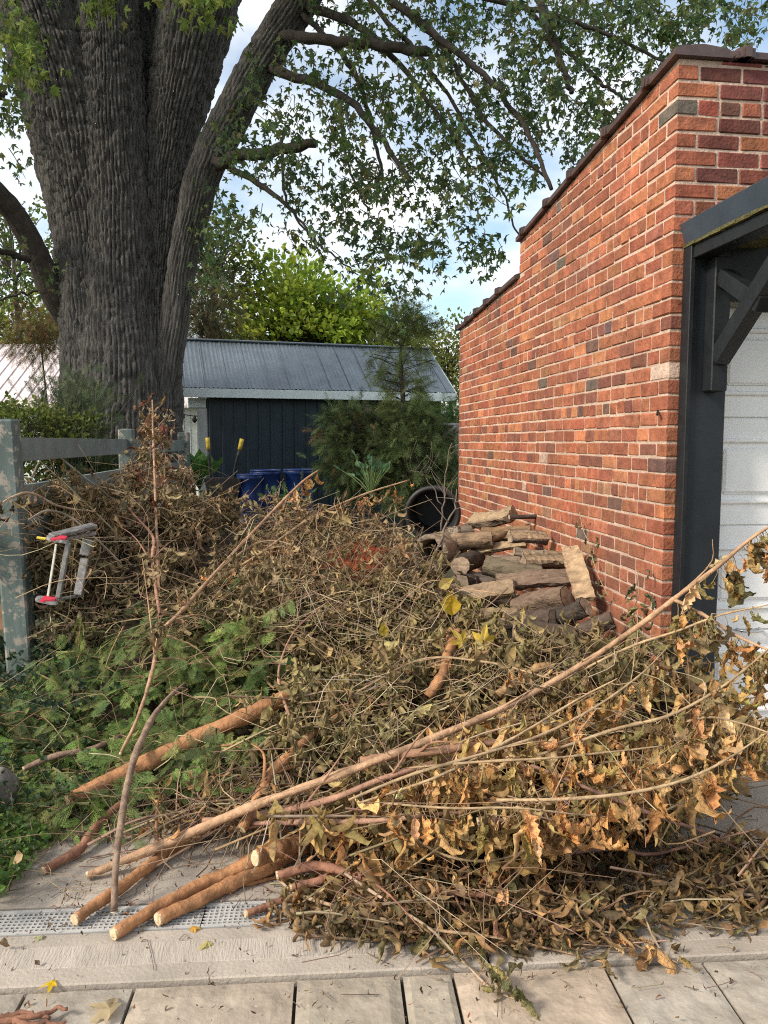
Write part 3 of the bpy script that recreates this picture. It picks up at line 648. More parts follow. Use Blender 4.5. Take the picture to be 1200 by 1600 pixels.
for pts in ([(424, 54, 9, 11.25), (470, 58, 9, 10.8), (560, 68, 8, 10.2), (667, 80, 8, 9.6)],
            [(404, 100, 9, 11.3), (440, 112, 8, 11), (530, 148, 6, 10.5), (590, 205, 5, 10), (640, 285, 3, 9.6)],
            [(322, 246, 5, 11.4), (350, 256, 6, 11), (420, 298, 4, 10.8), (470, 345, 2, 10.6), (505, 405, 1.3, 10.4)],
            [(335, 262, 10, 11.0), (370, 245, 9, 10.8), (420, 238, 9, 10.6), (492, 224, 7, 10.2)],
            [(565, -30, 6, 9.5), (650, 30, 6, 9.3), (740, 105, 5, 9.1), (800, 170, 4, 9.0), (840, 240, 4, 8.9), (862, 296, 3, 8.8)],
            [(600, -10, 4, 10), (690, 70, 4, 9.7), (725, 130, 3.5, 9.5), (770, 200, 3, 9.3), (850, 275, 2, 9.2)],
            [(560, -20, 4, 10.5), (640, 70, 4, 10.2), (700, 150, 3, 10), (780, 290, 2, 9.8), (806, 360, 1.5, 9.8), (815, 372, 1, 9.8)],
            [(470, 20, 5, 11), (535, 85, 4.5, 10.8), (560, 130, 4, 10.6), (585, 220, 3, 10.4), (600, 285, 2, 10.3)],
            [(830, -40, 7, 9.5), (858, 50, 6, 9.3), (880, 110, 5, 9.2), (893, 145, 4, 9.2)],
            [(480, 10, 8, 11), (560, 40, 6, 10.4), (640, 120, 4, 10), (690, 190, 3, 9.8), (735, 260, 2, 9.6)],
            [(700, -20, 4, 10), (850, 20, 4, 9.8), (960, 60, 3, 9.7), (1080, 120, 2, 9.6)],
            [(820, 10, 4, 11), (930, 120, 3, 10.8), (985, 160, 2, 10.7)],
            [(45, 404, 5, 11), (20, 398, 5, 10.7), (-30, 384, 4, 10.2)], [(70, 452, 2, 11.6), (30, 460, 2, 11.4), (-10, 470, 1, 11.2)],
            [(8, 145, 4, 11), (-20, 165, 4, 10.8)], [(440, 215, 3, 10.5), (450, 320, 2, 10.4), (500, 380, 1.6, 10.3), (560, 430, 1, 10.2)],
            [(530, 150, 3, 10.5), (545, 260, 2, 10.4), (575, 330, 1.5, 10.3)]):
    BR.append(branch(pts))
# foliage: how thickly the leaves hang in each part of the crown (rows of 50 px of bearing, from the top of the view down)
DEN = ["000000000044555567888885", "620000000034444566788852", "200000004455254665487774", "300000004344556664567763", "100000045455577644465000", "100000034436677744430000",
       "100000533456763500300000", "110000532435663400000000", "220000520023663100000000", "000000000003210000000000"]
cl = []
for r_, row in enumerate(DEN):
    for c_, ch in enumerate(row):
        for q in range(int(int(ch) * .78 + rng.random())):
            cl.append((c_ * 50 + rng.uniform(-6, 56), r_ * 50 + rng.uniform(-6, 56), rng.uniform(8.6, 11.2)))
for q in range(520): cl.append((rng.uniform(-200, 1500), rng.uniform(-420, 0), rng.uniform(8.2, 11.5)))
acc = Acc(); tw = Acc()
GREEN = [(.11, .165, .055, 5), (.085, .13, .055, 4), (.16, .205, .065, 3), (.20, .20, .07, 1.5), (.11, .16, .09, 2)]
for u, v, d in cl:
    if 60 < u < 340 and v < 480: d += 2.2
    base = W(u, v, d); top = base + np.array([rng.normal(0, .12) - .12, rng.normal(0, .15), rng.uniform(.15, .4)])
    P = smooth_path([top, (top + base) / 2 + rng.normal(0, .04, 3), base], 5); tube(tw, P, np.linspace(.006, .0025, 5), 4, col=(.05, .045, .035), cap=False)
    n = rng.integers(15, 23); t = rng.random(n) ** 0.7; pos = top + (base - top) * t[:, None] + rng.normal(0, .085, (n, 3))
    td = runit(n) * 0.8 + np.array([0, 0, -.55]); nn = runit(n) * .8 + np.array([0, 0, .7])
    inst(acc, MAPLE, basis(td, nn), rng.uniform(.07, .13, n), pos, pick(GREEN, n, .14))
tag(acc.build('foliage', m_green, maple), kind='stuff'); tag(tw.build('twigs', m_twig, maple), kind='stuff')
# the rest of the crown, above and to the left of the view
acc = Acc(); tb = np.array(maple.location)
n = 3600; dv = runit(n); dv[:, 2] = np.abs(dv[:, 2]); pos = tb + np.array([-2.5, -.5, 6.2]) + dv * np.array([8.5, 6, 8.5]) * rng.uniform(.55, 1, (n, 1))
pr = np.array([proj(p) for p in pos]); keep = (pr[:, 2] < 0.5) | (pr[:, 0] < -60) | (pr[:, 0] > 1400) | (pr[:, 1] < -60); pos = pos[keep & (pos[:, 1] > 5.5)]; n = len(pos)
inst(acc, MAPLE, basis(runit(n) - Zup * .4, runit(n) + Zup * .7), rng.uniform(.28, .5, n), pos, pick(GREEN, n)); tag(acc.build('upper_crown', m_green, maple), kind='stuff')
# the near sprays that hang in front of the trunk
acc = Acc(); tw = Acc()
for u, v, d, nn_ in ((20, 70, 7.6, 34), (40, 95, 7.5, 34), (10, 110, 7.6, 26), (30, 50, 7.7, 30), (60, 120, 7.5, 10), (160, 5, 8.2, 22), (150, 22, 8.2, 16), (285, 10, 8.0, 24), (310, 15, 8, 24), (350, 8, 8, 26), (325, 30, 8, 12), (215, -15, 8.2, 20)):
    base = W(u, v, d); top = base + (rng.normal(0, .08), 0.1, .35); tube(tw, smooth_path([top, base], 3), .005, 4, col=(.05, .045, .035))
    n = nn_; pos = top + (base - top) * rng.random((n, 1)) ** .5 + rng.normal(0, .11, (n, 3)); td = runit(n) * .6 + np.array([0.1, 0, -.8])
    inst(acc, MAPLE, basis(td, runit(n) + np.array([-.3, -.5, .5])), rng.uniform(.09, .15, n), pos, pick([(.20, .27, .06, 3), (.27, .33, .075, 2), (.13, .19, .05, 2)], n))
tag(acc.build('near_foliage', m_green, maple), kind='stuff'); tag(tw.build('near_twigs', m_twig, maple), kind='stuff')

# ------------------------------------------------------------------ trees and shrubs behind
def leafy(name, label, cen, rad, nclump, per, ls, pal, var=LEAF_FLAT, trunk=True, group=None, cat='tree', spread=0.32, mat=None, droop=0.3, shell=0.55):
    cen = np.array(cen); rad = np.array(rad); base = (cen[0], cen[1], 0)
    t = thing(name, label, cat, base, group); acc = Acc(); tw = Acc()
    dirs = runit(nclump); rr = rng.uniform(shell, 1.0, nclump) * (1 + 0.22 * fbm(dirs * 2.1 + cen[0], 3) * 2)
    cs = cen + dirs * rr[:, None] * rad; cs = cs[cs[:, 2] > 0.15]
    for c_ in cs:
        tube(tw, smooth_path([cen + (c_ - cen) * 0.25 - (0, 0, rad[2] * .2), (cen + c_) / 2 + rng.normal(0, .06, 3), c_], 5), np.linspace(.03, .006, 5) * min(1.5, rad[2] / 1.6), 4, col=(.07, .06, .045), cap=False)
    n = len(cs) * per; pos = np.repeat(cs, per, 0) + rng.normal(0, 1, (n, 3)) * spread * np.array([1, 1, .6]); pos[:, 2] = np.maximum(pos[:, 2], .03)
    out = pos - cen; out /= np.linalg.norm(out, axis=1)[:, None] + 1e-6
    td = runit(n) * .7 + out * .6 + np.array([0, 0, -droop]); nn = runit(n) * .6 + np.array([0, 0, .8])
    cc_ = pick(pal, len(cs), .10).repeat(per, 0) * np.exp(rng.normal(0, .16, (n, 1)))
    inst(acc, var, basis(td, nn), rng.uniform(.7, 1.3, n) * ls, pos, cc_)
    tag(acc.build('crown', mat or m_green, t), kind='stuff'); tag(tw.build('limbs', m_twig, t), kind='stuff')
    if trunk:
        a = Acc(); P = smooth_path([(base[0], base[1], -.1), (base[0] + .1, base[1], cen[2] * .5), cen], 8); tube(a, P, np.linspace(.16, .05, 8) * rad[2] / 2, 9, rough=.06); a.build('trunk', m_darkbark, t, True)
    return t
LIME = [(.30, .39, .045, 4), (.38, .45, .06, 3), (.20, .29, .035, 3)]
leafy('lime_green_tree', 'bright lime green broadleaf tree behind the shed roof', W(465, 520, 24), (2.6, 2.1, 2.3), 260, 34, .21, LIME)
leafy('background_tree', 'olive green tree between the lime tree and the cedar top', W(588, 545, 26), (1.7, 1.7, 1.5), 90, 34, .15, [(.15, .19, .04, 3), (.10, .14, .03, 3), (.19, .22, .05, 2)])
leafy('background_tree', 'yellow green tree beside the far end of the brick wall', W(700, 565, 20), (0.95, 1.0, 1.25), 80, 40, .10, [(.30, .30, .06, 3), (.22, .26, .05, 3), (.16, .2, .05, 2)])
leafy('background_tree', 'yellow green tree at the left edge above the white barn', W(35, 535, 27), (2.6, 2, 1.8), 150, 34, .17, [(.34, .36, .06, 3), (.24, .30, .05, 3), (.32, .2, .07, .5)])
leafy('background_tree', 'tall green tree at the left edge behind the low dark limb', W(20, 400, 24), (1.5, 1.6, 2.0), 50, 26, .16, [(.09, .14, .035, 3), (.13, .17, .045, 2)])
leafy('background_tree', 'dull green tree behind the right side of the trunk', W(330, 420, 22), (1.1, 1.2, 1.9), 60, 30, .15, [(.08, .12, .035, 3), (.11, .15, .04, 2)])
leafy('brownish_conifer', 'brownish green conifer with bare twigs beside the trunk and shed roof', W(325, 505, 18), (.8, .9, 1.2), 85, 22, .22, [(.07, .075, .03, 3), (.10, .085, .035, 3), (.12, .07, .035, 1.5)], CEDAR_LO, mat=m_cedar, droop=.6)
leafy('rusty_conifer', 'rust tinged shrub in front of the white barn at left', W(62, 520, 18), (.65, .6, .55), 60, 22, .20, [(.13, .10, .035, 3), (.09, .10, .03, 3), (.16, .08, .03, 1.5)], CEDAR_LO, mat=m_cedar, droop=.5)
leafy('broadleaf_shrub', 'yellow green shrub behind the nearest fence post', W(30, 680, 8.6), (.75, .5, .42), 110, 22, .06, [(.15, .19, .04, 3), (.10, .13, .03, 3)], cat='shrub', trunk=False, spread=.1)
leafy('hedge', 'green undergrowth seen through the fence rails', W(140, 790, 9.3), (1.3, .5, .75), 160, 20, .07, [(.06, .09, .03, 3), (.10, .12, .035, 2)], cat='shrub', trunk=False, spread=.12)
leafy('fresh_green_shrub', 'fresh green feathery shrub between shed and brick wall', W(708, 690, 12.5), (.45, .5, .85), 110, 20, .15, [(.09, .17, .03, 3), (.06, .12, .03, 3)], CEDAR_LO, cat='shrub', trunk=False, mat=m_cedar, spread=.12)
DC = [(.075, .105, .036, 4), (.10, .135, .045, 3), (.055, .078, .03, 3), (.13, .085, .04, .7)]
leafy('cedar_shrub', 'dark green bushy cedar against the navy shed wall', W(570, 705, 10.6), (.58, .5, .68), 150, 20, .16, DC, CEDAR_LO, cat='shrub', trunk=True, mat=m_cedar, spread=.09, droop=.2)
leafy('cedar_shrub', 'broad dark cedar between the tall cedar and brick wall', W(652, 715, 10.0), (.50, .5, .72), 150, 20, .16, DC, CEDAR_LO, cat='shrub', trunk=True, mat=m_cedar, spread=.09, droop=.2)
# tall thin cedar
tc_ = thing('cedar_tree', 'slender tall cedar rising in front of the shed roof', 'tree', W(630, 835, 10.4)); acc = Acc(); a = Acc()
tube(a, smooth_path([W(630, 835, 10.4), W(630, 640, 10.4), W(626, 560, 10.4), W(632, 478, 10.4)], 14), np.linspace(.05, .008, 14), 7, rough=.05); a.build('trunk', m_darkbark, tc_, True)
tw = Acc()
for q in range(120):
    v = rng.uniform(480, 700); wd = np.interp(v, [478, 500, 530, 590, 625, 700], [16, 44, 60, 54, 32, 60]); an = rng.uniform(0, 2 * PI); rr = wd / F * 10.4 * rng.uniform(.35, 1.0)
    c0 = W(630, v, 10.4); c1 = c0 + np.array([math.cos(an) * rr, math.sin(an) * rr, rr * rng.uniform(-.1, .35)]); tube(tw, smooth_path([c0 - (0, 0, .05), c1], 3), .006, 4, col=(.07, .055, .04), cap=False)
    n = 9; pos = c0 + (c1 - c0) * rng.uniform(.5, 1.1, (n, 1)) + rng.normal(0, .035, (n, 3)); td = (c1 - c0) / rr + runit(n) * 1.1 - Zup * .3
    inst(acc, CEDAR_LO, basis(td, runit(n) + np.array([0, 0, .8])), rng.uniform(.12, .24, n), pos, pick([(.17, .21, .06, 3), (.12, .15, .05, 3), (.09, .12, .04, 2)], n))
tag(acc.build('foliage', m_cedar, tc_), kind='stuff'); tag(tw.build('limbs', m_twig, tc_), kind='stuff')
# feathery asparagus-like plant behind the fence
fe = thing('feathery_shrub', 'feathery grey green plant at the foot of the maple trunk', 'shrub', W(120, 800, 9.2)); acc = Acc(); tw = Acc()
for q in range(170):
    b0 = W(rng.uniform(80, 160), 790, 9.2 + rng.uniform(-.3, .3)); tip = W(rng.normal(118, 36), rng.uniform(592, 690), 9.2 + rng.uniform(-.4, .4))
    if q < 14: tip = W(rng.uniform(30, 175), rng.uniform(578, 620), 9.2)
    P = smooth_path([b0, (b0 + tip) / 2 + (0, 0, .12), tip], 7); tube(tw, P, np.linspace(.005, .002, 7), 4, col=(.13, .15, .09), cap=False)
    n = 8 if q >= 14 else 5; k = rng.integers(2, 7, n); pos = P[k] + rng.normal(0, .015, (n, 3)); inst(acc, FEATHER, basis((P[-1] - P[0]) / np.linalg.norm(P[-1] - P[0]) + runit(n) * .8, runit(n)), rng.uniform(.10, .22, n), pos, pick([(.11, .14, .075, 3), (.15, .18, .10, 2), (.08, .11, .05, 2)], n))
tag(acc.build('foliage', m_cedar, fe), kind='stuff'); tag(tw.build('stems', m_twig, fe), kind='stuff')
# ------------------------------------------------------------------ the brush heap: survey of its surface (distance by bearing)
DU = np.array([0, 200, 400, 600, 800, 1000, 1200.]); DV = np.array([640, 700, 760, 820, 900, 1000, 1100, 1200, 1265, 1335, 1400, 1480.])
DT = np.array([[5.9, 6.1, 6.5, 6.8, 6.6, 3.1, 2.7], [5.6, 5.9, 6.3, 6.6, 6.4, 3.0, 2.7], [4.35, 5.5, 6.0, 6.2, 6.0, 2.9, 2.7], [4.3, 5.1, 5.5, 5.6, 5.2, 2.9, 2.65], [4.2, 4.6, 4.7, 4.7, 4.4, 3.0, 2.65],
               [4.2, 4.2, 3.9, 3.85, 3.7, 3.0, 2.65], [3.8, 3.7, 3.4, 3.3, 3.1, 2.85, 2.6], [3.4, 3.3, 3.05, 2.8, 2.62, 2.6, 2.5], [3.05, 3.05, 2.85, 2.62, 2.5, 2.5, 2.5], [2.78, 2.78, 2.7, 2.7, 2.68, 2.7, 2.6], [2.55, 2.55, 2.52, 2.47, 2.45, 2.45, 2.45], [2.29, 2.29, 2.27, 2.25, 2.25, 2.27, 2.28]])
def D(u, v):
    i = int(np.clip(np.searchsorted(DU, u) - 1, 0, len(DU) - 2)); j = int(np.clip(np.searchsorted(DV, v) - 1, 0, len(DV) - 2))
    a_ = np.clip((u - DU[i]) / (DU[i + 1] - DU[i]), 0, 1); b_ = np.clip((v - DV[j]) / (DV[j + 1] - DV[j]), 0, 1)
    return (DT[j, i] * (1 - a_) + DT[j, i + 1] * a_) * (1 - b_) + (DT[j + 1, i] * (1 - a_) + DT[j + 1, i + 1] * a_) * b_
def PT(u, v, off=0.0, z=0.02):
    p = W(u, v, D(u, v) + off)
    return G(u, v, z) if p[2] < z else p
def inpoly(u, v, poly):
    c = False; n = len(poly)
    for i in range(n):
        (x0, y0), (x1, y1) = poly[i], poly[i - 1]
        if (y0 > v) != (y1 > v) and u < (x1 - x0) * (v - y0) / (y1 - y0) + x0: c = not c
    return c
def sample(poly, n):
    xs_ = [p[0] for p in poly]; ys_ = [p[1] for p in poly]; o = []
    while len(o) < n:
        u, v = rng.uniform(min(xs_), max(xs_)), rng.uniform(min(ys_), max(ys_))
        if inpoly(u, v, poly): o.append((u, v))
    return o
Z_LEFT = [(-60, 772), (60, 765), (100, 752), (180, 750), (215, 738), (300, 745), (380, 795), (470, 790), (480, 900), (420, 960), (330, 965), (240, 1000), (150, 940), (110, 960), (95, 900), (60, 862), (-60, 880)]
Z_MID = [(400, 800), (480, 790), (560, 800), (620, 815), (650, 850), (670, 900), (660, 980), (480, 1000), (420, 960), (400, 900)]
Z_CEDAR = [(-60, 1080), (60, 1060), (170, 990), (250, 950), (330, 940), (420, 960), (440, 1040), (420, 1110), (390, 1180), (320, 1225), (200, 1275), (60, 1285), (-60, 1260)]
Z_OLIVE = [(400, 960), (480, 930), (560, 900), (660, 880), (740, 940), (800, 1000), (900, 1000), (990, 1010), (1060, 1080), (960, 1110), (800, 1130), (640, 1190), (480, 1190), (420, 1120)]
Z_FRONT = [(540, 1215), (640, 1160), (800, 1100), (930, 1050), (1060, 1060), (1130, 1110), (1180, 1150), (1120, 1230), (1010, 1290), (960, 1330), (700, 1330), (600, 1320), (550, 1270)]
Z_BOT = [(540, 1370), (600, 1330), (760, 1310), (900, 1315), (910, 1360), (900, 1440), (860, 1465), (700, 1470), (600, 1450), (500, 1425), (490, 1400)]
Z_RIGHT = [(980, 1330), (1060, 1320), (1130, 1310), (1260, 1290), (1260, 1430), (1150, 1440), (1050, 1430), (960, 1440)]
Z_ALL = [(-60, 1230), (-60, 1100), (60, 1080), (170, 1010), (250, 990), (160, 920), (110, 830), (235, 790), (300, 790), (400, 840), (480, 840), (620, 830), (670, 890), (760, 960), (900, 1010), (1000, 1020), (1060, 1090), (1130, 1150), (1000, 1260), (960, 1330), (900, 1400), (560, 1390), (470, 1330), (420, 1250), (380, 1180), (300, 1180), (180, 1230)]
# the packed heart of the heap, under everything
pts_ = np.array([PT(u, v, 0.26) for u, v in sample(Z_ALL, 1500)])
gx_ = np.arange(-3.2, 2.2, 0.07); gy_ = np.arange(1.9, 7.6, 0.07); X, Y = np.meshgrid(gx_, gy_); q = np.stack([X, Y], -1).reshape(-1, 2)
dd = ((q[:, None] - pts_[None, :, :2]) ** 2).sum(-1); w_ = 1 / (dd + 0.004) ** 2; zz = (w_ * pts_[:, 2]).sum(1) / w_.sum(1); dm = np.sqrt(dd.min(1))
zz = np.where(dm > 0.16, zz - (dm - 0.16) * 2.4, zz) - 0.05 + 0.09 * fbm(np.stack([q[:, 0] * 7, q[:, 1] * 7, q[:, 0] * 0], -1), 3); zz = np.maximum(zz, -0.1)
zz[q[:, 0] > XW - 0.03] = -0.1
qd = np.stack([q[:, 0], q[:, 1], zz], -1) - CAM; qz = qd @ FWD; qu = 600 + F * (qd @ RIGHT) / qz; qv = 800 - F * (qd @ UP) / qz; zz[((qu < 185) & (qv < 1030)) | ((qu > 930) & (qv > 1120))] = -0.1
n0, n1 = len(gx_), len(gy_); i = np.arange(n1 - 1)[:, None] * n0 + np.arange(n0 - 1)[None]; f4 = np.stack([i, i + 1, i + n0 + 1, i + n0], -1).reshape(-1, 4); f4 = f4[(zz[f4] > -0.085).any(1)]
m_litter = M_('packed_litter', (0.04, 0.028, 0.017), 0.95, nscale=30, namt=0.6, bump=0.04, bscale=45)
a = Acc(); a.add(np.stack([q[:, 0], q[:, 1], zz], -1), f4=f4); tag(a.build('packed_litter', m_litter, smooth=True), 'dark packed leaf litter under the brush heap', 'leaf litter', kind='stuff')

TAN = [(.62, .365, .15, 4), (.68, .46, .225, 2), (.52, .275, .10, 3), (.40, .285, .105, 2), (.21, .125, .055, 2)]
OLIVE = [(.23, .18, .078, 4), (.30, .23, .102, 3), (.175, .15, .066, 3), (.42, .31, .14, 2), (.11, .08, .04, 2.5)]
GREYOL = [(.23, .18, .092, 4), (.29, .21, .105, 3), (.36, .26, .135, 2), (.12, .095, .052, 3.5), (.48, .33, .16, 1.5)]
DARKBR = [(.20, .13, .065, 4), (.29, .18, .085, 3), (.12, .085, .048, 3), (.45, .26, .105, 2), (.19, .16, .07, 2)]
BACK = np.array([FWD[0], FWD[1], 0])
Zv = np.array([0, 0, 1.0])
def dirs_front(): return RIGHT * rng.uniform(.5, 1) + BACK * rng.normal(0, .35) + Zv * rng.normal(.18, .25)
def dirs_any(): return RIGHT * rng.normal(.3, .7) + BACK * rng.normal(0, .6) + Zv * rng.normal(.2, .3)
def dirs_up(): return RIGHT * rng.normal(.2, .6) + BACK * rng.normal(-.2, .5) + Zv * rng.normal(.5, .4)
# bare concrete and clear poles, where nothing of the heap lies
KEEPOUT = [[(1005, 1325), (1040, 1275), (1110, 1222), (1160, 1175), (1300, 1130), (1300, 1285), (1130, 1300), (1060, 1312)], [(60, 1310), (250, 1295), (500, 1292), (490, 1350), (420, 1400), (400, 1450), (60, 1480)], [(300, 700), (375, 700), (490, 700), (490, 762), (390, 768), (300, 735)], [(635, 700), (720, 700), (720, 815), (640, 815)], [(40, 600), (190, 600), (190, 728), (40, 735)]]
def brush(name, label, poly, ntw, per, ls, pal, dirf, Lr, deep, var=LEAF_LO, stemcol=((.22, .15, .09, 2), (.30, .23, .15, 1), (.16, .10, .065, 1)), droop=1.1, sr=(.0022, .0045), mat=None, cat='brush', zmin=.015, bare=0, ztop=None):
    lv = Acc(); tw = Acc()
    for (u, v) in sample(poly, ntw):
        nz = float(fbm(np.array([[u / 75., v / 55., 3.3]]), 3)[0]); b = PT(u, v, np.clip(.5 + 2.0 * nz, 0, 1) * deep * 1.6 - .12 + rng.uniform(0, .12)); dv = dirf(); dv = dv / np.linalg.norm(dv); L = rng.uniform(*Lr)
        P = smooth_path([b - dv * L * .5 - Zv * .04, b + rng.normal(0, .03, 3), b + dv * L * .5 - Zv * .07 * L], 7)
        P[:, 2] = np.maximum(P[:, 2], zmin); P[:, 0] = np.minimum(P[:, 0], XW - .05) if b[1] > YF - .1 else P[:, 0]
        tube(tw, P, np.linspace(*(rng.uniform(*sr) * np.array([1.2, .5])), 7), 4, col=pick(stemcol, 1)[0], cap=False)
        if rng.random() < bare: continue
        n = rng.integers(int(per * .6), int(per * 1.4) + 1); t = (rng.integers(0, 6, n) + rng.random() + rng.normal(0, .08, n)) % 6; k = np.minimum(t.astype(int), 5); f = (t - k)[:, None]
        pos = P[k] * (1 - f) + P[k + 1] * f + rng.normal(0, .016, (n, 3))
        td = runit(n) * .6 + dv * .15 - Zv * droop; pos[:, 2] = np.maximum(pos[:, 2], zmin + .01)
        low = pos[:, 2] < .07; td[low, 2] *= .1
        ok = np.array([not any(inpoly(*proj(p_)[:2], ko) for ko in KEEPOUT) for p_ in pos]); pos = pos[ok]; td = td[ok]; n = len(pos)
        if not n: continue
        s = rng.uniform(.45, 1.2, n) * ls; pc = pick(pal, 1, .1)[0]
        cols_ = .6 * pick(pal, n, .12) + .4 * pc
        inst(lv, var, basis(td, runit(n)), s, pos, cols_)
        # leaf stalks
    o = thing(name, label, cat, G(np.mean([p[0] for p in poly]), max(p[1] for p in poly)))
    o['kind'] = 'stuff'
    tag(lv.build('leaves', mat or m_leaf, o, True), kind='stuff'); tag(tw.build('twigs', m_twig, o), kind='stuff')
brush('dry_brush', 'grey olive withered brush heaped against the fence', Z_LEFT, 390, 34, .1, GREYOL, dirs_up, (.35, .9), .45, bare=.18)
brush('dry_brush', 'shadowed withered leaves in the hollow behind the ladder', [(60, 860), (130, 850), (200, 920), (240, 985), (170, 1000), (90, 985)], 60, 26, .085, [(.12, .10, .055, 2), (.16, .12, .065, 2)], dirs_any, (.3, .6), .3)  # darker leaf palette: the hollow's shade is put into the colour
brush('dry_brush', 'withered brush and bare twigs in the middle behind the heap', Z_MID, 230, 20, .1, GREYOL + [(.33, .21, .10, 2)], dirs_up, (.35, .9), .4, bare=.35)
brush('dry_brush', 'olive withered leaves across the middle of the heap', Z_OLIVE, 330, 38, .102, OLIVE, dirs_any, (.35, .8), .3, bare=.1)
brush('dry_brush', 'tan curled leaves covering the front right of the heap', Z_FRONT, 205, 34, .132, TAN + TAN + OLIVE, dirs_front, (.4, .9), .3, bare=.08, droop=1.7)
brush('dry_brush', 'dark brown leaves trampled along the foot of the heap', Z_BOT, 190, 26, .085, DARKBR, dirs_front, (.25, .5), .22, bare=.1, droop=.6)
brush('dry_brush', 'dark brown leafy brush lying on the drain at right', Z_RIGHT, 62, 20, .078, DARKBR, dirs_front, (.25, .5), .15, droop=.4)
brush('dry_brush', 'brown twiggy litter between the cedar and the orange poles', [(190, 1285), (300, 1225), (400, 1190), (480, 1230), (480, 1285), (330, 1292)], 120, 10, .075, DARKBR, dirs_any, (.2, .5), .1, bare=.6, sr=(.002, .005))
brush('dry_brush', 'bushy dry clump around the upright sapling before the trunk', [(218, 650), (240, 635), (258, 650), (280, 705), (290, 750), (200, 750), (212, 690)], 26, 14, .08, [(.38, .28, .165, 3), (.26, .18, .10, 3), (.22, .09, .055, 1), (.46, .36, .22, 1)], dirs_up, (.15, .35), .12)
# cedar cuttings
acc = Acc(); tw = Acc()
CED = [(.165, .235, .062, 4), (.11, .165, .05, 4), (.25, .31, .085, 2), (.06, .095, .036, 3), (.30, .28, .09, 1), (.22, .15, .07, .6)]
for (u, v) in sample(Z_CEDAR, 300):
    nz = float(fbm(np.array([[u / 60., v / 45., 8.3]]), 3)[0]); b = PT(u, v, np.clip(.5 + 2 * nz, 0, 1) * .5 - .08 + rng.uniform(0, .1)); dv = RIGHT * rng.normal(-.1, .8) + BACK * rng.normal(-.4, .5) + Zv * rng.normal(.15, .35); dv /= np.linalg.norm(dv); L = rng.uniform(.25, .6)
    P = smooth_path([b - dv * L * .5, b + Zv * .05, b + dv * L * .5 - Zv * .08], 7); P[:, 2] = np.maximum(P[:, 2], .03)
    tube(tw, P, np.linspace(.005, .0018, 7), 4, col=pick([(.22, .13, .07, 1), (.16, .13, .06, 1)], 1)[0], cap=False)
    n = 26; t = rng.uniform(0, 6, n); k = np.minimum(t.astype(int), 5); f = (t - k)[:, None]; pos = P[k] * (1 - f) + P[k + 1] * f
    sd = np.cross(dv, Zv); td = dv * .7 + sd * rng.choice([-1, 1], (n, 1)) * .7 + runit(n) * .45 - Zv * .25
    nn = Zv * 1.0 + runit(n) * .7
    inst(acc, CEDAR_HI, basis(td, nn), rng.uniform(.045, .105, n), pos + rng.normal(0, .01, (n, 3)), (.4 * pick(CED, n) + .6 * pick(CED, 1, .2)))
o = thing('cedar_cuttings', 'fresh green cedar cuttings piled at the left of the heap', 'cedar brush', G(180, 1250)); o['kind'] = 'stuff'
tag(acc.build('fronds', m_cedar, o), kind='stuff'); tag(tw.build('twigs', m_twig, o), kind='stuff')
# ivy
def ivy(label, poly, n, ls, pal, h):
    acc = Acc(); tw = Acc(); pos = np.array([G(u, v, 0.02 + rng.random() ** 2 * h) for u, v in sample(poly, n)])
    td = runit(n) * np.array([1, 1, .35]); nn = Zv + runit(n) * .6 - BACK * .2; inst(acc, LEAF_FLAT, basis(td, nn), rng.uniform(.7, 1.3, n) * ls, pos, pick(pal, n))
    for p in pos[::9]:
        tube(tw, smooth_path([p - Zv * .02, p + rng.normal(0, .06, 3) * np.array([1, 1, .1])], 3), .0015, 4, col=(.1, .08, .04), cap=False)
    o = thing('ivy', label, 'ground cover', pos[0]); o['kind'] = 'stuff'; tag(acc.build('leaves', m_green, o), kind='stuff'); tag(tw.build('runners', m_twig, o), kind='stuff')
ivy('bright green ground cover at the lower left edge', [(-80, 1255), (40, 1275), (80, 1305), (60, 1340), (15, 1385), (-80, 1420)], 1000, .034, [(.09, .16, .03, 3), (.06, .11, .03, 3), (.14, .2, .05, 1)], .12)
ivy('dark green periwinkle leaves around the fence post foot', [(-80, 1010), (60, 990), (250, 960), (260, 1060), (120, 1110), (-80, 1120)], 2200, .045, [(.025, .05, .025, 3), (.04, .07, .03, 2)], .3)
ivy('deep green leaves under the cut cedar by the stone', [(-80, 1110), (120, 1110), (160, 1200), (90, 1270), (-80, 1270)], 900, .036, [(.03, .055, .022, 3), (.05, .085, .03, 2)], .18)

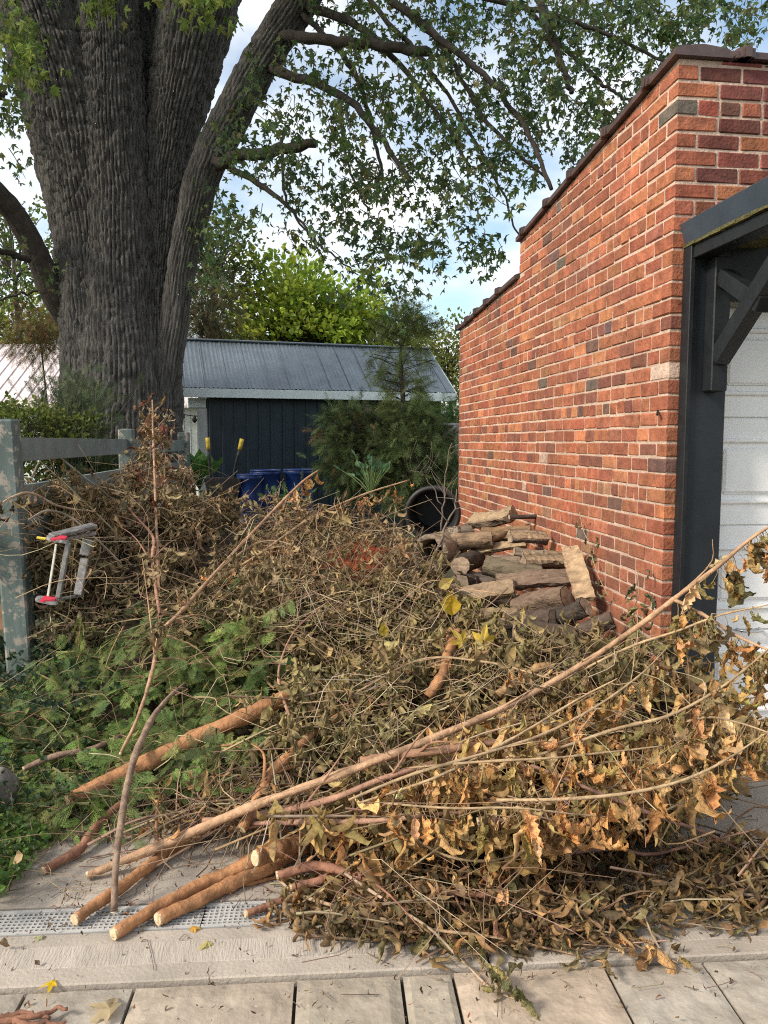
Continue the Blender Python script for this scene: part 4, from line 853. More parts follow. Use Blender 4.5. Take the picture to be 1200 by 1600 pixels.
# ------------------------------------------------------------------ poles and branches one can pick out
m_pole = M_('orange_bark', attr=True, rough=0.8, nscale=15, namt=0.5, detail=9, bump=0.008, bscale=45, bstretch=(1, 1, 1), fleck=(75, 0.63, (0.16, 0.085, 0.05)))
m_cut = M_('fresh_cut_wood', (0.55, 0.42, 0.26), 0.8, nscale=60, namt=0.45, detail=8, fleck=(90, 0.62, (0.25, 0.16, 0.09)))
LEAFM = []
for k, (v, f3, f4) in enumerate(LEAF_HI):
    a = Acc(); a.add(v, f3, f4); me = a.mesh('leaf', True); me.materials.append(m_leaf_o); LEAFM.append(me)
ncount = [0]
def hang(P, par, n, ls, pal, t0=.3, t1=1.0, droop=1.3, side=.35, stalk=.03):
    st = Acc(); m = len(P)
    for q in range(n):
        t = (t0 + (t1 - t0) * (q + rng.uniform(.1, .9)) / n) * (m - 1.001); k = int(t); p = P[k] + (P[k + 1] - P[k]) * (t - k)
        td = runit(1)[0] * side - Zv * droop; td /= np.linalg.norm(td)
        b = p + td * stalk * rng.uniform(.3, 1.3) + rng.normal(0, .01, 3)
        if b[2] < .03: b[2] = .03; td[2] = 0
        tube(st, smooth_path([p, (p + b) / 2 + rng.normal(0, .004, 3), b], 3), .0012, 3, col=(.3, .2, .1), cap=False)
        Rm = basis(td[None], runit(1) * .8 - FWD * .7)[0]; s = ls * 1.18 * rng.uniform(.6, 1.2)
        o = bpy.data.objects.new('leaf', LEAFM[rng.integers(len(LEAFM))]); C.objects.link(o); o.parent = par; o.matrix_parent_inverse = Matrix.Translation(-par.location)
        M4 = np.eye(4); M4[:3, :3] = Rm * s * np.array([rng.uniform(.8, 1.15), 1, 1]); M4[:3, 3] = b; o.matrix_basis = Matrix(M4.tolist())
        c = pick(pal, 1, .12)[0]; o.color = (*c, 1); ncount[0] += 1
    tag(st.build('leaf_stalks', m_twig, par), kind='stuff')
POLE = (.34, .165, .075); PALE = (.40, .245, .145); GREY = (.24, .165, .115); RED = (.25, .12, .075); TANB = (.35, .245, .14)
def pole(name, label, cat, pts, col, cut=True, group=None, leaves=None, side=None, k=9, n=30, raw=False):
    pts = [(u, v, o_, r_ * (.84 if name == 'long_branch' else .78 if name == 'grey_stick' else .94)) for u, v, o_, r_ in pts]
    if col is TANB: pts = [(u, v, o_, r_ * .78) for u, v, o_, r_ in pts]
    """pts: (u, v, offset from the heap's surface, radius in px of bearing)"""
    P0 = []; rr = []
    for u, v, off, r_ in pts:
        d = D(u, v) + off; rad = r_ * d / F; p = PT(u, v, off, z=rad + .004); P0.append(p); rr.append((rad, 0, 0))
    P = smooth_path(P0, n); rad = np.maximum(smooth_path(rr, n)[:, 0], .0012)
    wob = np.array([fbm(np.stack([np.linspace(0, 4, n) + 7 * a_, np.full(n, pts[0][0] * .37), np.full(n, 1.)], -1), 2) for a_ in range(3)]).T; wob -= wob[0] * np.linspace(1, 0, n)[:, None] + wob[-1] * np.linspace(0, 1, n)[:, None]
    P = P + wob * np.minimum(.02, rad.max() * .9); P[:, 2] = np.maximum(P[:, 2], rad + .003)
    t = thing(name, label, cat, P[0] - Zv * rad[0], group); a = Acc(); kn = np.ones(n); kn[rng.integers(2, n - 2, max(1, n // 9))] = 1.2; tube(a, P, rad * kn * (1 + .06 * rng.normal(0, 1, n)), k, col=np.array(col) * rng.uniform(.88, 1.1), rough=.03); a.build('stem', m_pole, t, True)
    if cut:
        T = P[0] - P[1]; T /= np.linalg.norm(T); T2, N_, B = frames(P); th = np.arange(k + 3) * 2 * PI / (k + 3); tilt = rng.normal(0, .25, 2); V = [P[0] + T * .004]
        for x in th: V.append(P[0] + rad[0] * .93 * (math.cos(x) * N_[0] + math.sin(x) * B[0]) + T * (.003 + rad[0] * .15 * (tilt[0] * math.cos(x) + tilt[1] * math.sin(x)) ** 2))
        for x in th: V.append(P[0] + rad[0] * .99 * (math.cos(x) * N_[0] + math.sin(x) * B[0]) + T * -.004)
        m = k + 3; a = Acc(); a.add(V, f3=[[0, 1 + q, 1 + (q + 1) % m] for q in range(m)], f4=[[1 + q, 1 + m + q, 1 + m + (q + 1) % m, 1 + (q + 1) % m] for q in range(m)]); a.build('cut_end', m_cut, t)
    for q in range(side or 0):
        k_ = rng.integers(n // 4, n - 3); dv = (P[k_ + 1] - P[k_]); dv /= np.linalg.norm(dv); sd = runit(1)[0]; L = rng.uniform(.15, .5); e = P[k_] + (dv * .8 + sd * .6 + Zv * .15) * L
        Q = smooth_path([P[k_], (P[k_] + e) / 2 + rng.normal(0, .02, 3), e - Zv * .05], 8); Q[:, 2] = np.maximum(Q[:, 2], .006); a = Acc(); tube(a, Q, np.linspace(max(.002, rad[k_] * .5), .001, 8), 5, col=col); a.build('side_twig', m_pole, t, True)
    if leaves: hang(P, t, **leaves)
    return P
gp = 'cut poles with butts at the lower left'
pole('cut_pole', 'thickest cut pole, butt resting on green cedar at left', 'pole', [(105, 1253, -.12, 14.5), (200, 1212, -.12, 14), (330, 1143, -.08, 13.5), (430, 1098, 0, 13), (500, 1070, .15, 12)], POLE, group=gp, side=1)
pole('cut_pole', 'lower orange pole lying across the drain, front of the crossing pair', 'pole', [(178, 1459, 0, 10.5), (260, 1412, 0, 11), (330, 1376, 0, 11), (400, 1340, -.02, 11), (470, 1310, .1, 10)], POLE, group=gp, side=1)
pole('cut_pole', 'orange pole behind the front drain pole, butt on the grating', 'pole', [(247, 1436, 0, 11), (330, 1395, 0, 11), (405, 1360, .0, 10.5), (480, 1325, .08, 10)], POLE, group=gp, side=1)
pole('cut_pole', 'orange pole with chewed butt on the drain beside the grey stick', 'pole', [(117, 1437, 0, 9.5), (180, 1392, 0, 9.5), (270, 1325, .02, 9), (340, 1290, .1, 9)], POLE, group=gp, side=1)
pole('long_branch', 'longest tan branch rising from lower left towards the white door', 'branch', [(137, 1368, 0, 7.5), (270, 1312, -.1, 8.5), (400, 1254, -.22, 8.4), (560, 1196, -.18, 7.6), (700, 1142, -.2, 6.6), (800, 1098, -.2, 6), (900, 1042, -.2, 5.6), (1000, 975, -.15, 5.2), (1060, 930, -.15, 4.8), (1118, 888, -.15, 4), (1165, 848, -.12, 3.4), (1203, 822, -.1, 2.5)], PALE, leaves=dict(n=30, ls=.105, pal=OLIVE[:2] + TAN, t0=.80, t1=1.0, side=.7, droop=.9, stalk=.06), n=60, side=2)
pole('sapling', 'slender tan sapling rising from the cedar over the left brush', 'branch', [(188, 1178, -.2, 2.6), (213, 1127, -.22, 3), (238, 1047, -.22, 3.2), (250, 990, -.22, 3.4), (283, 955, -.22, 3.4), (345, 885, -.2, 2.9), (420, 805, -.2, 2.3), (470, 755, -.2, 2), (497, 735, -.2, 1.2)], PALE, leaves=dict(n=9, ls=.13, pal=TAN[:3], t0=.80, t1=1.0, droop=1.1, side=.25), n=60, side=3)
pole('grey_stick', 'straight grey stick propped upright on the drain', 'branch', [(178, 1424, 0, 6.5), (184, 1340, -.25, 6.8), (195, 1260, -.32, 7), (208, 1190, -.3, 6.5), (240, 1117, -.2, 5.5), (266, 1088, -.1, 4.5), (292, 1066, .05, 4)], GREY, side=2)
pole('cut_branch', 'bent brown branch with its butt left of the drain poles', 'branch', [(68, 1360, 0, 7), (125, 1326, -.02, 7.5), (150, 1290, -.05, 8), (200, 1245, -.05, 6.5), (300, 1180, 0, 5), (380, 1130, .05, 4)], RED, side=2)
pole('cut_branch', 'curving orange branch with pale butt above the middle poles', 'branch', [(378, 1296, -.12, 8), (400, 1258, -.12, 8.5), (430, 1205, -.1, 8.5), (460, 1178, -.1, 8), (492, 1148, -.08, 7), (555, 1102, 0, 6)], POLE, side=2)
pole('log_piece', 'short thick orange log with oval cut among the front poles', 'log', [(399, 1341, -.1, 13.5), (440, 1325, -.06, 13.5), (490, 1305, .05, 13)], POLE)
pole('cut_branch', 'forked brown branch with bright round cut at the heap foot', 'branch', [(433, 1368, -.06, 7.5), (490, 1354, -.08, 8), (545, 1362, -.08, 7), (620, 1384, -.08, 5.5), (700, 1394, -.06, 5), (790, 1402, 0, 4)], RED, leaves=dict(n=10, ls=.075, pal=DARKBR + TAN[:2], t0=.3), side=3)
pole('cut_branch', 'brown branch just below the bright round cut', 'branch', [(455, 1387, -.03, 6), (510, 1372, -.05, 7), (548, 1355, 0, 7), (600, 1320, .1, 6)], RED)
pole('cut_branch', 'short stub with pale cut lying on the drain grating', 'branch', [(384, 1428, 0, 6), (430, 1412, 0, 6), (500, 1400, .05, 5)], RED)
pole('cut_branch', 'pinkish straight branch under the long tan branch', 'branch', [(318, 1283, -.1, 5.5), (420, 1272, -.12, 6), (520, 1250, -.1, 5.5), (620, 1210, -.1, 5), (740, 1180, 0, 4.5), (850, 1160, .05, 3)], (.33, .185, .12), side=2, cut=False)
pole('cut_branch', 'thin pink branch running level below the pinkish branch', 'branch', [(392, 1286, -.1, 4), (500, 1286, -.12, 4.4), (600, 1282, -.12, 4), (700, 1270, -.05, 3.4), (800, 1262, .05, 3)], (.33, .19, .13), cut=False)
pole('cut_branch', 'reddish brown branch above the long tan branch at centre', 'branch', [(565, 1188, -.1, 7), (650, 1180, -.14, 7), (760, 1164, -.1, 6), (860, 1160, .0, 5)], (.30, .165, .10), cut=False, side=2)
pole('upright_stub', 'upright orange forked stub standing out of the olive leaves', 'branch', [(668, 1088, .05, 8.5), (690, 1050, -.1, 8.5), (701, 1010, -.14, 8), (704, 986, -.16, 7.5)], POLE, cut=False)
pole('forked_stub', 'small forked orange branch below the firewood', 'branch', [(778, 1086, .02, 7), (800, 1068, -.06, 7.5), (830, 1052, -.04, 7), (858, 1040, 0, 6.5)], (.33, .20, .09), cut=False)
a = Acc(); P = smooth_path([PT(800, 1068, -.06), PT(799, 1050, -.10), PT(799, 1036, -.11)], 6); tube(a, P, .0165, 8, col=(.33, .20, .09)); fs = [o for o in C.objects if o.name.startswith('forked_stub')][0]; a.build('fork', m_pole, fs, True)
a = Acc(); P = smooth_path([PT(701, 1000, -.14), PT(710, 990, -.17), PT(718, 986, -.18)], 6); tube(a, P, .0165, 8, col=POLE); us = [o for o in C.objects if o.name.startswith('upright_stub')][0]; a.build('fork', m_pole, us, True)
pole('cut_branch', 'dark branch with white oval cut hanging in the front leaves', 'branch', [(747, 1284, -.14, 7.5), (778, 1284, -.12, 7), (815, 1298, -.05, 4), (850, 1325, .05, 3)], (.14, .085, .06), side=1)
pole('leafy_branch', 'pale straight twig from the middle rising right with tan leaves', 'branch', [(545, 1250, -.22, 3), (640, 1212, -.24, 3.4), (740, 1182, -.26, 3.4), (840, 1150, -.26, 3), (930, 1105, -.26, 2.6), (1000, 1055, -.22, 2), (1040, 1015, -.2, 1.4)], TANB, cut=False, leaves=dict(n=36, ls=.10, pal=TAN, t0=.05), side=2)
pole('leafy_branch', 'pale arching twig low at right with a row of orange leaves', 'branch', [(776, 1250, -.2, 3.2), (880, 1249, -.24, 3.6), (980, 1240, -.26, 3.6), (1060, 1222, -.26, 3.2), (1130, 1190, -.24, 2.6), (1205, 1140, -.2, 1.6)], TANB, cut=False, leaves=dict(n=26, ls=.105, pal=[(.58, .30, .115, 3), (.54, .33, .145, 2), (.44, .23, .09, 2)], t0=.02, stalk=.035))
pole('leafy_branch', 'tan leafy branch across the dark post foot at right', 'branch', [(840, 1180, -.15, 3), (960, 1140, -.22, 3.6), (1040, 1120, -.25, 3.4), (1110, 1085, -.25, 3), (1160, 1050, -.22, 2.4), (1205, 1010, -.2, 1.6)], TANB, cut=False, leaves=dict(n=40, ls=.105, pal=TAN + OLIVE[:2], t0=.05, side=.6))
pole('leafy_branch', 'brown leafy side branch hanging down to the right door edge', 'branch', [(1055, 938, -.15, 3.2), (1100, 962, -.18, 3), (1150, 992, -.18, 2.5), (1210, 1020, -.18, 1.8)], PALE, cut=False, leaves=dict(n=34, ls=.105, pal=OLIVE[:2] + TAN, t0=.02, side=.6, stalk=.05))
pole('leafy_branch', 'slender branch slanting in front of the brick corner foot', 'branch', [(760, 1115, -.05, 2.6), (880, 1062, -.12, 3), (985, 1010, -.18, 3), (1060, 985, -.2, 2.6), (1130, 960, -.2, 2), (1200, 945, -.2, 1.3)], TANB, cut=False, leaves=dict(n=18, ls=.08, pal=OLIVE + TAN[:2], t0=.25, side=.6), side=2)
pole('leafy_branch', 'greyish branch with tan leaves rising in the middle of front', 'branch', [(560, 1255, -.18, 2.5), (680, 1215, -.22, 3), (800, 1155, -.24, 3), (900, 1095, -.24, 2.4), (965, 1060, -.22, 1.5)], TANB, cut=False, leaves=dict(n=36, ls=.10, pal=TAN, t0=.1))
pole('leafy_branch', 'pale drooping twig curving low below the white oval cut', 'branch', [(622, 1283, -.15, 2.6), (660, 1318, -.18, 2.8), (720, 1343, -.2, 2.8), (790, 1340, -.2, 2.4), (850, 1308, -.18, 2), (886, 1270, -.15, 1.4)], TANB, cut=False, leaves=dict(n=18, ls=.10, pal=TAN, t0=.0))
pole('leafy_branch', 'dark reddish branch at lower right crossing bare concrete', 'branch', [(830, 1196, -.1, 3.2), (920, 1232, -.14, 3.4), (1010, 1268, -.12, 3.2), (1100, 1300, -.05, 2.8), (1160, 1330, 0, 2.2), (1210, 1348, .02, 1.6)], (.20, .11, .085), cut=False, leaves=dict(n=16, ls=.075, pal=DARKBR + TAN[:1], t0=.45, side=.7))
pole('leafy_branch', 'reddish branch lying level above the right end of the drain', 'branch', [(880, 1334, -.05, 3.5), (960, 1326, -.05, 3.5), (1010, 1336, -.03, 3), (1080, 1322, -.03, 2.4), (1180, 1296, -.02, 1.6)], (.24, .135, .10), cut=False, leaves=dict(n=12, ls=.07, pal=DARKBR, t0=.2, side=.8))
pole('leafy_branch', 'thin pale branch trailing from the heap onto the pavers', 'branch', [(535, 1362, -.12, 2.6), (600, 1405, -.1, 2.6), (670, 1450, -.06, 2.4), (720, 1500, 0, 2), (770, 1545, 0, 1.5), (830, 1570, 0, 1)], (.40, .29, .20), cut=False, leaves=dict(n=13, ls=.07, pal=OLIVE + [(.20, .19, .06, 2)], t0=.62, side=.9, droop=.4))
pole('leafy_branch', 'low twig along the heap foot with dark curled leaves', 'branch', [(470, 1400, -.04, 3), (560, 1428, -.04, 3), (660, 1450, -.03, 2.6), (780, 1465, -.02, 2.2), (900, 1490, 0, 1.6), (960, 1510, 0, 1.2)], (.30, .2, .12), cut=False, leaves=dict(n=22, ls=.075, pal=TAN[:2] + DARKBR + OLIVE[:1], t0=.0, side=.8, droop=.6))
pole('leafy_branch', 'twig spreading towards the right foot of the heap on pavers', 'branch', [(840, 1420, -.05, 2.4), (930, 1440, -.03, 2.2), (990, 1475, 0, 1.8), (1060, 1505, 0, 1.3)], (.3, .2, .13), cut=False, leaves=dict(n=14, ls=.075, pal=TAN + DARKBR, t0=.1, side=.8, droop=.5))
pole('leafy_branch', 'pale long twig over the left brush ending in hanging tan leaves', 'branch', [(300, 930, -.12, 2.2), (400, 870, -.15, 2.6), (480, 815, -.15, 2.4), (560, 775, -.15, 2.2), (640, 750, -.15, 1.4)], TANB, cut=False, leaves=dict(n=22, ls=.115, pal=TAN[:3] + [(.36, .25, .12, 2)], t0=.15, droop=1.1, side=.3))
pole('leafy_branch', 'upright dry sapling with rusty top leaves before the maple trunk', 'branch', [(250, 960, .1, 2.8), (246, 860, -.1, 2.4), (243, 770, -.1, 2.2), (240, 690, -.1, 1.8), (238, 625, -.1, 1.1)], (.36, .22, .14), cut=False, leaves=dict(n=52, ls=.105, pal=[(.20, .12, .06, 3), (.30, .21, .12, 2), (.17, .065, .04, 2)], t0=.45, side=1.0, droop=.4, stalk=.10))
pole('leafy_branch', 'reddish forked stem at left before the dark hollow', 'branch', [(250, 958, -.1, 3), (238, 880, -.15, 2.8), (240, 840, -.15, 2.4), (215, 810, -.15, 1.6), (190, 780, -.15, 1)], (.30, .16, .11), cut=False, side=4)
pole('cut_branch', 'grey brown stick lying in the cedar left of thickest pole', 'branch', [(37, 1202, -.12, 5), (80, 1184, -.12, 5.5), (130, 1172, -.1, 5), (190, 1150, 0, 4)], (.20, .13, .09))
pole('leafy_branch', 'arched bare vine over the upper fence rail at left', 'branch', [(50, 745, -.1, 1.6), (66, 716, -.12, 1.6), (88, 712, -.12, 1.5), (130, 745, -.12, 1.4), (190, 790, -.1, 1.2)], (.20, .17, .13), cut=False, leaves=dict(n=10, ls=.07, pal=GREYOL, t0=.35, side=.9))
pole('leafy_branch', 'arched bare vine just above the red footed ladder', 'branch', [(45, 812, -.25, 1.8), (75, 798, -.3, 1.8), (110, 808, -.3, 1.7), (150, 842, -.3, 1.5), (190, 880, -.2, 1.2)], (.22, .18, .14), cut=False)
pole('leafy_branch', 'thin reddish fork among olive leaves at centre left', 'branch', [(463, 1180, -.12, 3), (452, 1120, -.15, 2.8), (438, 1075, -.15, 2.4), (440, 1030, -.15, 1.8), (470, 975, -.15, 1.2), (540, 920, -.12, .9)], (.33, .18, .12), cut=False, side=3)
# more leafy branches over the front
pole('leafy_branch', 'tan leafy twig bending over the middle of the front heap', 'branch', [(640, 1200, -.2, 2.2), (740, 1190, -.26, 2.6), (850, 1185, -.28, 2.6), (950, 1175, -.28, 2.2), (1040, 1165, -.25, 1.6)], TANB, cut=False, leaves=dict(n=44, ls=.105, pal=TAN, t0=.0, stalk=.05))
pole('leafy_branch', 'leafy twig hanging before the door bottom at far right', 'branch', [(1060, 1130, -.2, 2.4), (1110, 1120, -.24, 2.4), (1160, 1130, -.24, 2), (1215, 1150, -.22, 1.5)], TANB, cut=False, leaves=dict(n=26, ls=.105, pal=TAN + OLIVE[:2], t0=.0, stalk=.06))
pole('leafy_branch', 'tan leafy twig low in front of the dark hollow under the heap', 'branch', [(600, 1255, -.2, 2.2), (700, 1262, -.22, 2.5), (800, 1262, -.22, 2.4), (900, 1272, -.22, 2), (980, 1280, -.2, 1.5)], TANB, cut=False, leaves=dict(n=36, ls=.11, pal=TAN, t0=.0, stalk=.05))
pole('leafy_branch', 'dry leafy twig arching over the olive leaves below the firewood', 'branch', [(560, 1080, -.15, 2.2), (660, 1030, -.18, 2.4), (760, 1035, -.2, 2.2), (860, 1060, -.18, 1.6)], TANB, cut=False, leaves=dict(n=36, ls=.085, pal=OLIVE + TAN[:2], t0=.0, stalk=.04))
pole('leafy_branch', 'withered leafy stem at the left edge of the brush over the post', 'branch', [(-20, 800, -.1, 2), (40, 770, -.12, 2.2), (90, 790, -.12, 2), (150, 800, -.1, 1.5)], (.3, .22, .15), cut=False, leaves=dict(n=34, ls=.09, pal=GREYOL, t0=.0, stalk=.06, side=.7))
pole('leafy_branch', 'drooping tan leaf cluster branch left of the rusty needles', 'branch', [(330, 900, -.1, 2.2), (400, 850, -.15, 2.4), (450, 850, -.15, 2.2), (500, 880, -.15, 1.6)], TANB, cut=False, leaves=dict(n=40, ls=.11, pal=GREYOL[1:3] + TAN[:3], t0=.0, stalk=.05))
# loose thin twigs lying all over the heap
tw = Acc()
for poly, n_ in (([(60, 1300), (200, 1240), (420, 1200), (470, 1290), (300, 1330), (120, 1390)], 50), (Z_OLIVE, 130), (Z_FRONT, 80), (Z_LEFT, 130), (Z_MID, 150), (Z_CEDAR, 70), (Z_BOT, 34)):
    for (u, v) in sample(poly, n_):
        b = PT(u, v, rng.uniform(-.2, .0)); dv = dirs_any(); dv /= np.linalg.norm(dv); L = rng.uniform(.15, .75); cv = runit(1)[0] * L * .2 + Zv * L * .12; c2 = runit(1)[0] * L * .12
        P = smooth_path([b - dv * L * .5, b - dv * L * .2 + c2, b + cv, b + dv * L * .5], 10); P[:, 2] = np.maximum(P[:, 2], .008)
        tube(tw, P, np.linspace(1, .4, 10) * rng.uniform(.0011, .0026), 4, col=pick([(.36, .26, .15, 3), (.27, .18, .11, 3), (.20, .12, .08, 3), (.46, .38, .25, 1)], 1)[0], cap=False)
tag(tw.build('loose_twigs', m_twig), 'thin pale twigs and leaf stalks strewn over the heap', 'twigs', kind='stuff')
print('LEAF OBJECTS', ncount[0])
# ------------------------------------------------------------------ firewood stacked against the brick wall
m_wood = M_('firewood_bark', attr=True, rough=0.9, nscale=11, namt=0.45, bump=0.012, bscale=22, bstretch=(.5, 3, 3), fleck=(30, 0.62, (0.05, 0.04, 0.03)))
m_split = M_('split_wood', attr=True, rough=0.85, nscale=9, namt=0.35, bump=0.012, bscale=24, bstretch=(.35, 4, 4), fleck=(22, 0.62, (0.07, 0.05, 0.035)))
m_end = M_('weathered_end_grain', (0.30, 0.22, 0.15), 0.9, nscale=20, namt=0.45, bump=0.004, bscale=40)
def log(label, p, q, r, col, split=0, endcol=None, k=18, n=14, flat=1.0, knot=None, name='firewood_log'):
    p = np.array(p); q = np.array(q); P = smooth_path([p, (p + q) / 2 + rng.normal(0, r * .12, 3), q], n); T, N_, B = frames(P); th = np.arange(k) * 2 * PI / k
    rr = np.full((n, k), r) * (1 + .26 * fbm(np.stack([np.cos(th)[None] * 1.3 + np.zeros((n, 1)), np.sin(th)[None] * 1.3 + np.zeros((n, 1)), np.linspace(0, 2, n)[:, None] + r * 90 + p[0] * 7 + np.zeros((1, k))], -1), 3) * 1.6) * (1 + .06 * np.abs(np.sin(th * 5 + 1)))[None]
    col = np.array(col) * .66; cols = np.ones((n, k, 3)) * col
    if split:                                             # one or two cleft faces
        up = np.array([-.25, -.55, .8]); 
        for s_ in range(split):
            nd = up if s_ == 0 else np.array([-.9, -.3, -.2]); nd = nd / np.linalg.norm(nd)
            cx = np.cos(th)[None] * (N_ @ nd)[:, None] + np.sin(th)[None] * (B @ nd)[:, None]; lim = r * .34
            over = rr * cx > lim; rr = np.where(over, lim / np.maximum(cx, .2), rr); cols[over] = np.array(endcol if endcol is not None else (.42, .29, .17)) * .72 * rng.uniform(.9, 1.1)
    V = P[:, None] + rr[..., None] * (np.cos(th)[None, :, None] * N_[:, None] + flat * np.sin(th)[None, :, None] * B[:, None])
    V += rng.normal(0, r * .045, V.shape)
    i = np.arange(n - 1)[:, None] * k; j = np.arange(k)[None]; j2 = (j + 1) % k
    t = thing(name, label, 'firewood', (P[n // 2][0], P[n // 2][1], P[n // 2][2] - r), 'firewood stacked by the wall')
    a = Acc(); a.add(V.reshape(-1, 3), f4=np.stack([i + j, i + j2, i + k + j2, i + k + j], -1).reshape(-1, 4), col=cols.reshape(-1, 3)); a.build('bark', m_split if split else m_wood, t, False if split else True)
    for e, sg in ((0, -1), (n - 1, 1)):
        c = P[e] + T[e] * sg * .004; v = np.vstack([c, P[e] + (V[e] - P[e]) * .97 + T[e] * sg * .003]); a = Acc(); a.add(v, f3=[[0, 1 + (q_ + 1) % k, 1 + q_] if sg < 0 else [0, 1 + q_, 1 + (q_ + 1) % k] for q_ in range(k)]); a.build('end_grain', m_end, t)
    if knot is not None:
        a = Acc(); b = P[n // 2] + np.array([0, 0, 0]); e = np.array(knot); tube(a, smooth_path([b, (b + e) / 2, e], 5), np.linspace(r * .4, r * .26, 5), 9, col=col, rough=.04); a.build('knot_stub', m_wood, t, True)
BRN = (.20, .135, .09); DRK = (.085, .065, .05); LTW = (.46, .33, .19); GRW = (.26, .20, .145)
def LW(u, v, d): return W(u + rng.normal(0, 5), v + rng.normal(0, 4), d + rng.normal(0, .07))
log('topmost split log with dark end at the wall', LW(735, 818, 5.75), LW(806, 797, 5.6), .068, (.24, .17, .11), 1, (.42, .30, .18))
log('wide split log just under the topmost log', LW(752, 832, 5.5), LW(834, 834, 5.35), .062, (.26, .165, .095), 1, (.30, .19, .10), knot=LW(758, 850, 5.3))
log('palest yellow split log in the middle of the stack', LW(738, 866, 5.3), LW(818, 850, 5.2), .036, LTW, 1, (.52, .38, .22))
log('grey log with a sawn knot stub pointing at the viewer', LW(762, 886, 5.05), LW(857, 872, 4.95), .056, (.27, .20, .145), 0, knot=LW(813, 895, 4.8))
log('thin pale stick lying on the knotted log', LW(802, 862, 5.0), LW(856, 857, 4.95), .026, (.33, .26, .19))
log('dark grey round log left of the centre of the stack', LW(728, 905, 5.0), LW(785, 908, 4.9), .075, (.14, .11, .09))
log('long brown log above the round log by the leaning slab', LW(788, 914, 4.75), LW(893, 904, 4.62), .060, (.25, .165, .115), 1, (.27, .185, .13))
log('stout round brown log low at the right of the stack', LW(812, 944, 4.5), LW(892, 931, 4.4), .066, (.24, .16, .11))
log('dark low log half buried in leaves', LW(775, 982, 4.3), LW(868, 972, 4.2), .055, (.12, .085, .065))
log('blackish crooked log beside the lowest log', LW(868, 968, 4.25), LW(918, 946, 4.15), .05, DRK)
log('small dark log at the foot of the brick wall', LW(905, 990, 4.05), LW(950, 976, 3.95), .045, (.15, .105, .08))
log('squared grey block standing on end at the stack top left', LW(707, 826, 5.5), LW(722, 858, 5.4), .055, (.30, .25, .19), 2, (.36, .30, .22))
log('round log showing its dark weathered end at left', LW(713, 878, 5.05), LW(745, 868, 5.4), .062, DRK)
log('dark log end below the hollow log', LW(718, 914, 4.85), LW(752, 908, 5.2), .066, DRK)
log('stubby brown log between hollow log and round end', LW(680, 882, 5.0), LW(706, 872, 5.4), .06, (.28, .185, .12))
log('low brown log under the stack behind yellow leaves', LW(690, 925, 4.85), LW(745, 930, 4.8), .06, (.16, .12, .09))
log('brown log wedged behind the knotted log', LW(835, 892, 5.05), LW(880, 880, 5.0), .05, (.22, .15, .10))
log('grey log at the back of the stack near the tub', LW(690, 845, 5.9), LW(735, 838, 5.8), .06, (.20, .16, .12))
log('dull brown log in the heart of the stack', LW(745, 940, 4.75), LW(800, 945, 4.7), .062, (.13, .10, .075))
# more logs tucked into the stack
for (u, v, d, L_, lab) in ((862, 838, 5.15, .26, 'short brown log against the bricks right of the wide split log'), (868, 872, 4.85, .26, 'brown log end above the top of the leaning slab'), (735, 846, 5.35, .3, 'split log under the topmost log beside the grey block'), (755, 925, 4.6, .36, 'dark log peeping out below the dark grey round log'), (800, 892, 4.75, .34, 'slim brown log under the knotted log'), (762, 962, 4.3, .36, 'bark covered log among leaves at the stack foot'), (715, 938, 4.6, .3, 'dark brown log at the lower left beside the yellow leaf'), (855, 992, 4.05, .34, 'lowest brown log in front of the stack')):
    c = W(u, v, d); an = rng.normal(0, .28); dv = np.array([math.cos(an), math.sin(an), rng.normal(0, .12)]) * L_ * .5; c[0] = min(c[0], XW - .06 - abs(dv[0]))
    log(lab, c - dv, c + dv, rng.uniform(.042, .062), pick([(.26, .18, .12, 2), (.20, .145, .105, 2), (.15, .115, .09, 1), (.34, .24, .15, 1)], 1)[0], int(rng.random() < .55), (.38, .27, .17))
# hollow log
hc = LW(672, 868, 5.15); ax = LW(720, 850, 5.5) - hc; ax /= np.linalg.norm(ax); s1 = np.cross(ax, [0, 0, 1.0]); s1 /= np.linalg.norm(s1); s2 = np.cross(s1, ax)
Mx = np.eye(4); Mx[:3, 0] = s1; Mx[:3, 1] = s2; Mx[:3, 2] = ax; Mx[:3, 3] = hc
t = thing('hollow_log', 'hollow dark log with open rotten end at the left of firewood', 'firewood', hc - (0, 0, .13), 'firewood stacked by the wall')
a = Acc(); lathe(a, [(.085, .3), (.09, .05), (.10, -.005), (.125, 0), (.132, .02), (.125, .2), (.128, .42), (.0, .42)], 26, Mx, (.24, .185, .13)); me = a.v[-1]; me += rng.normal(0, .004, me.shape); a.build('shell', m_wood, t, True)
a = Acc(); lathe(a, [(.0, .28), (.09, .3)], 20, Mx); a.build('rotten_core', m_dark, t)
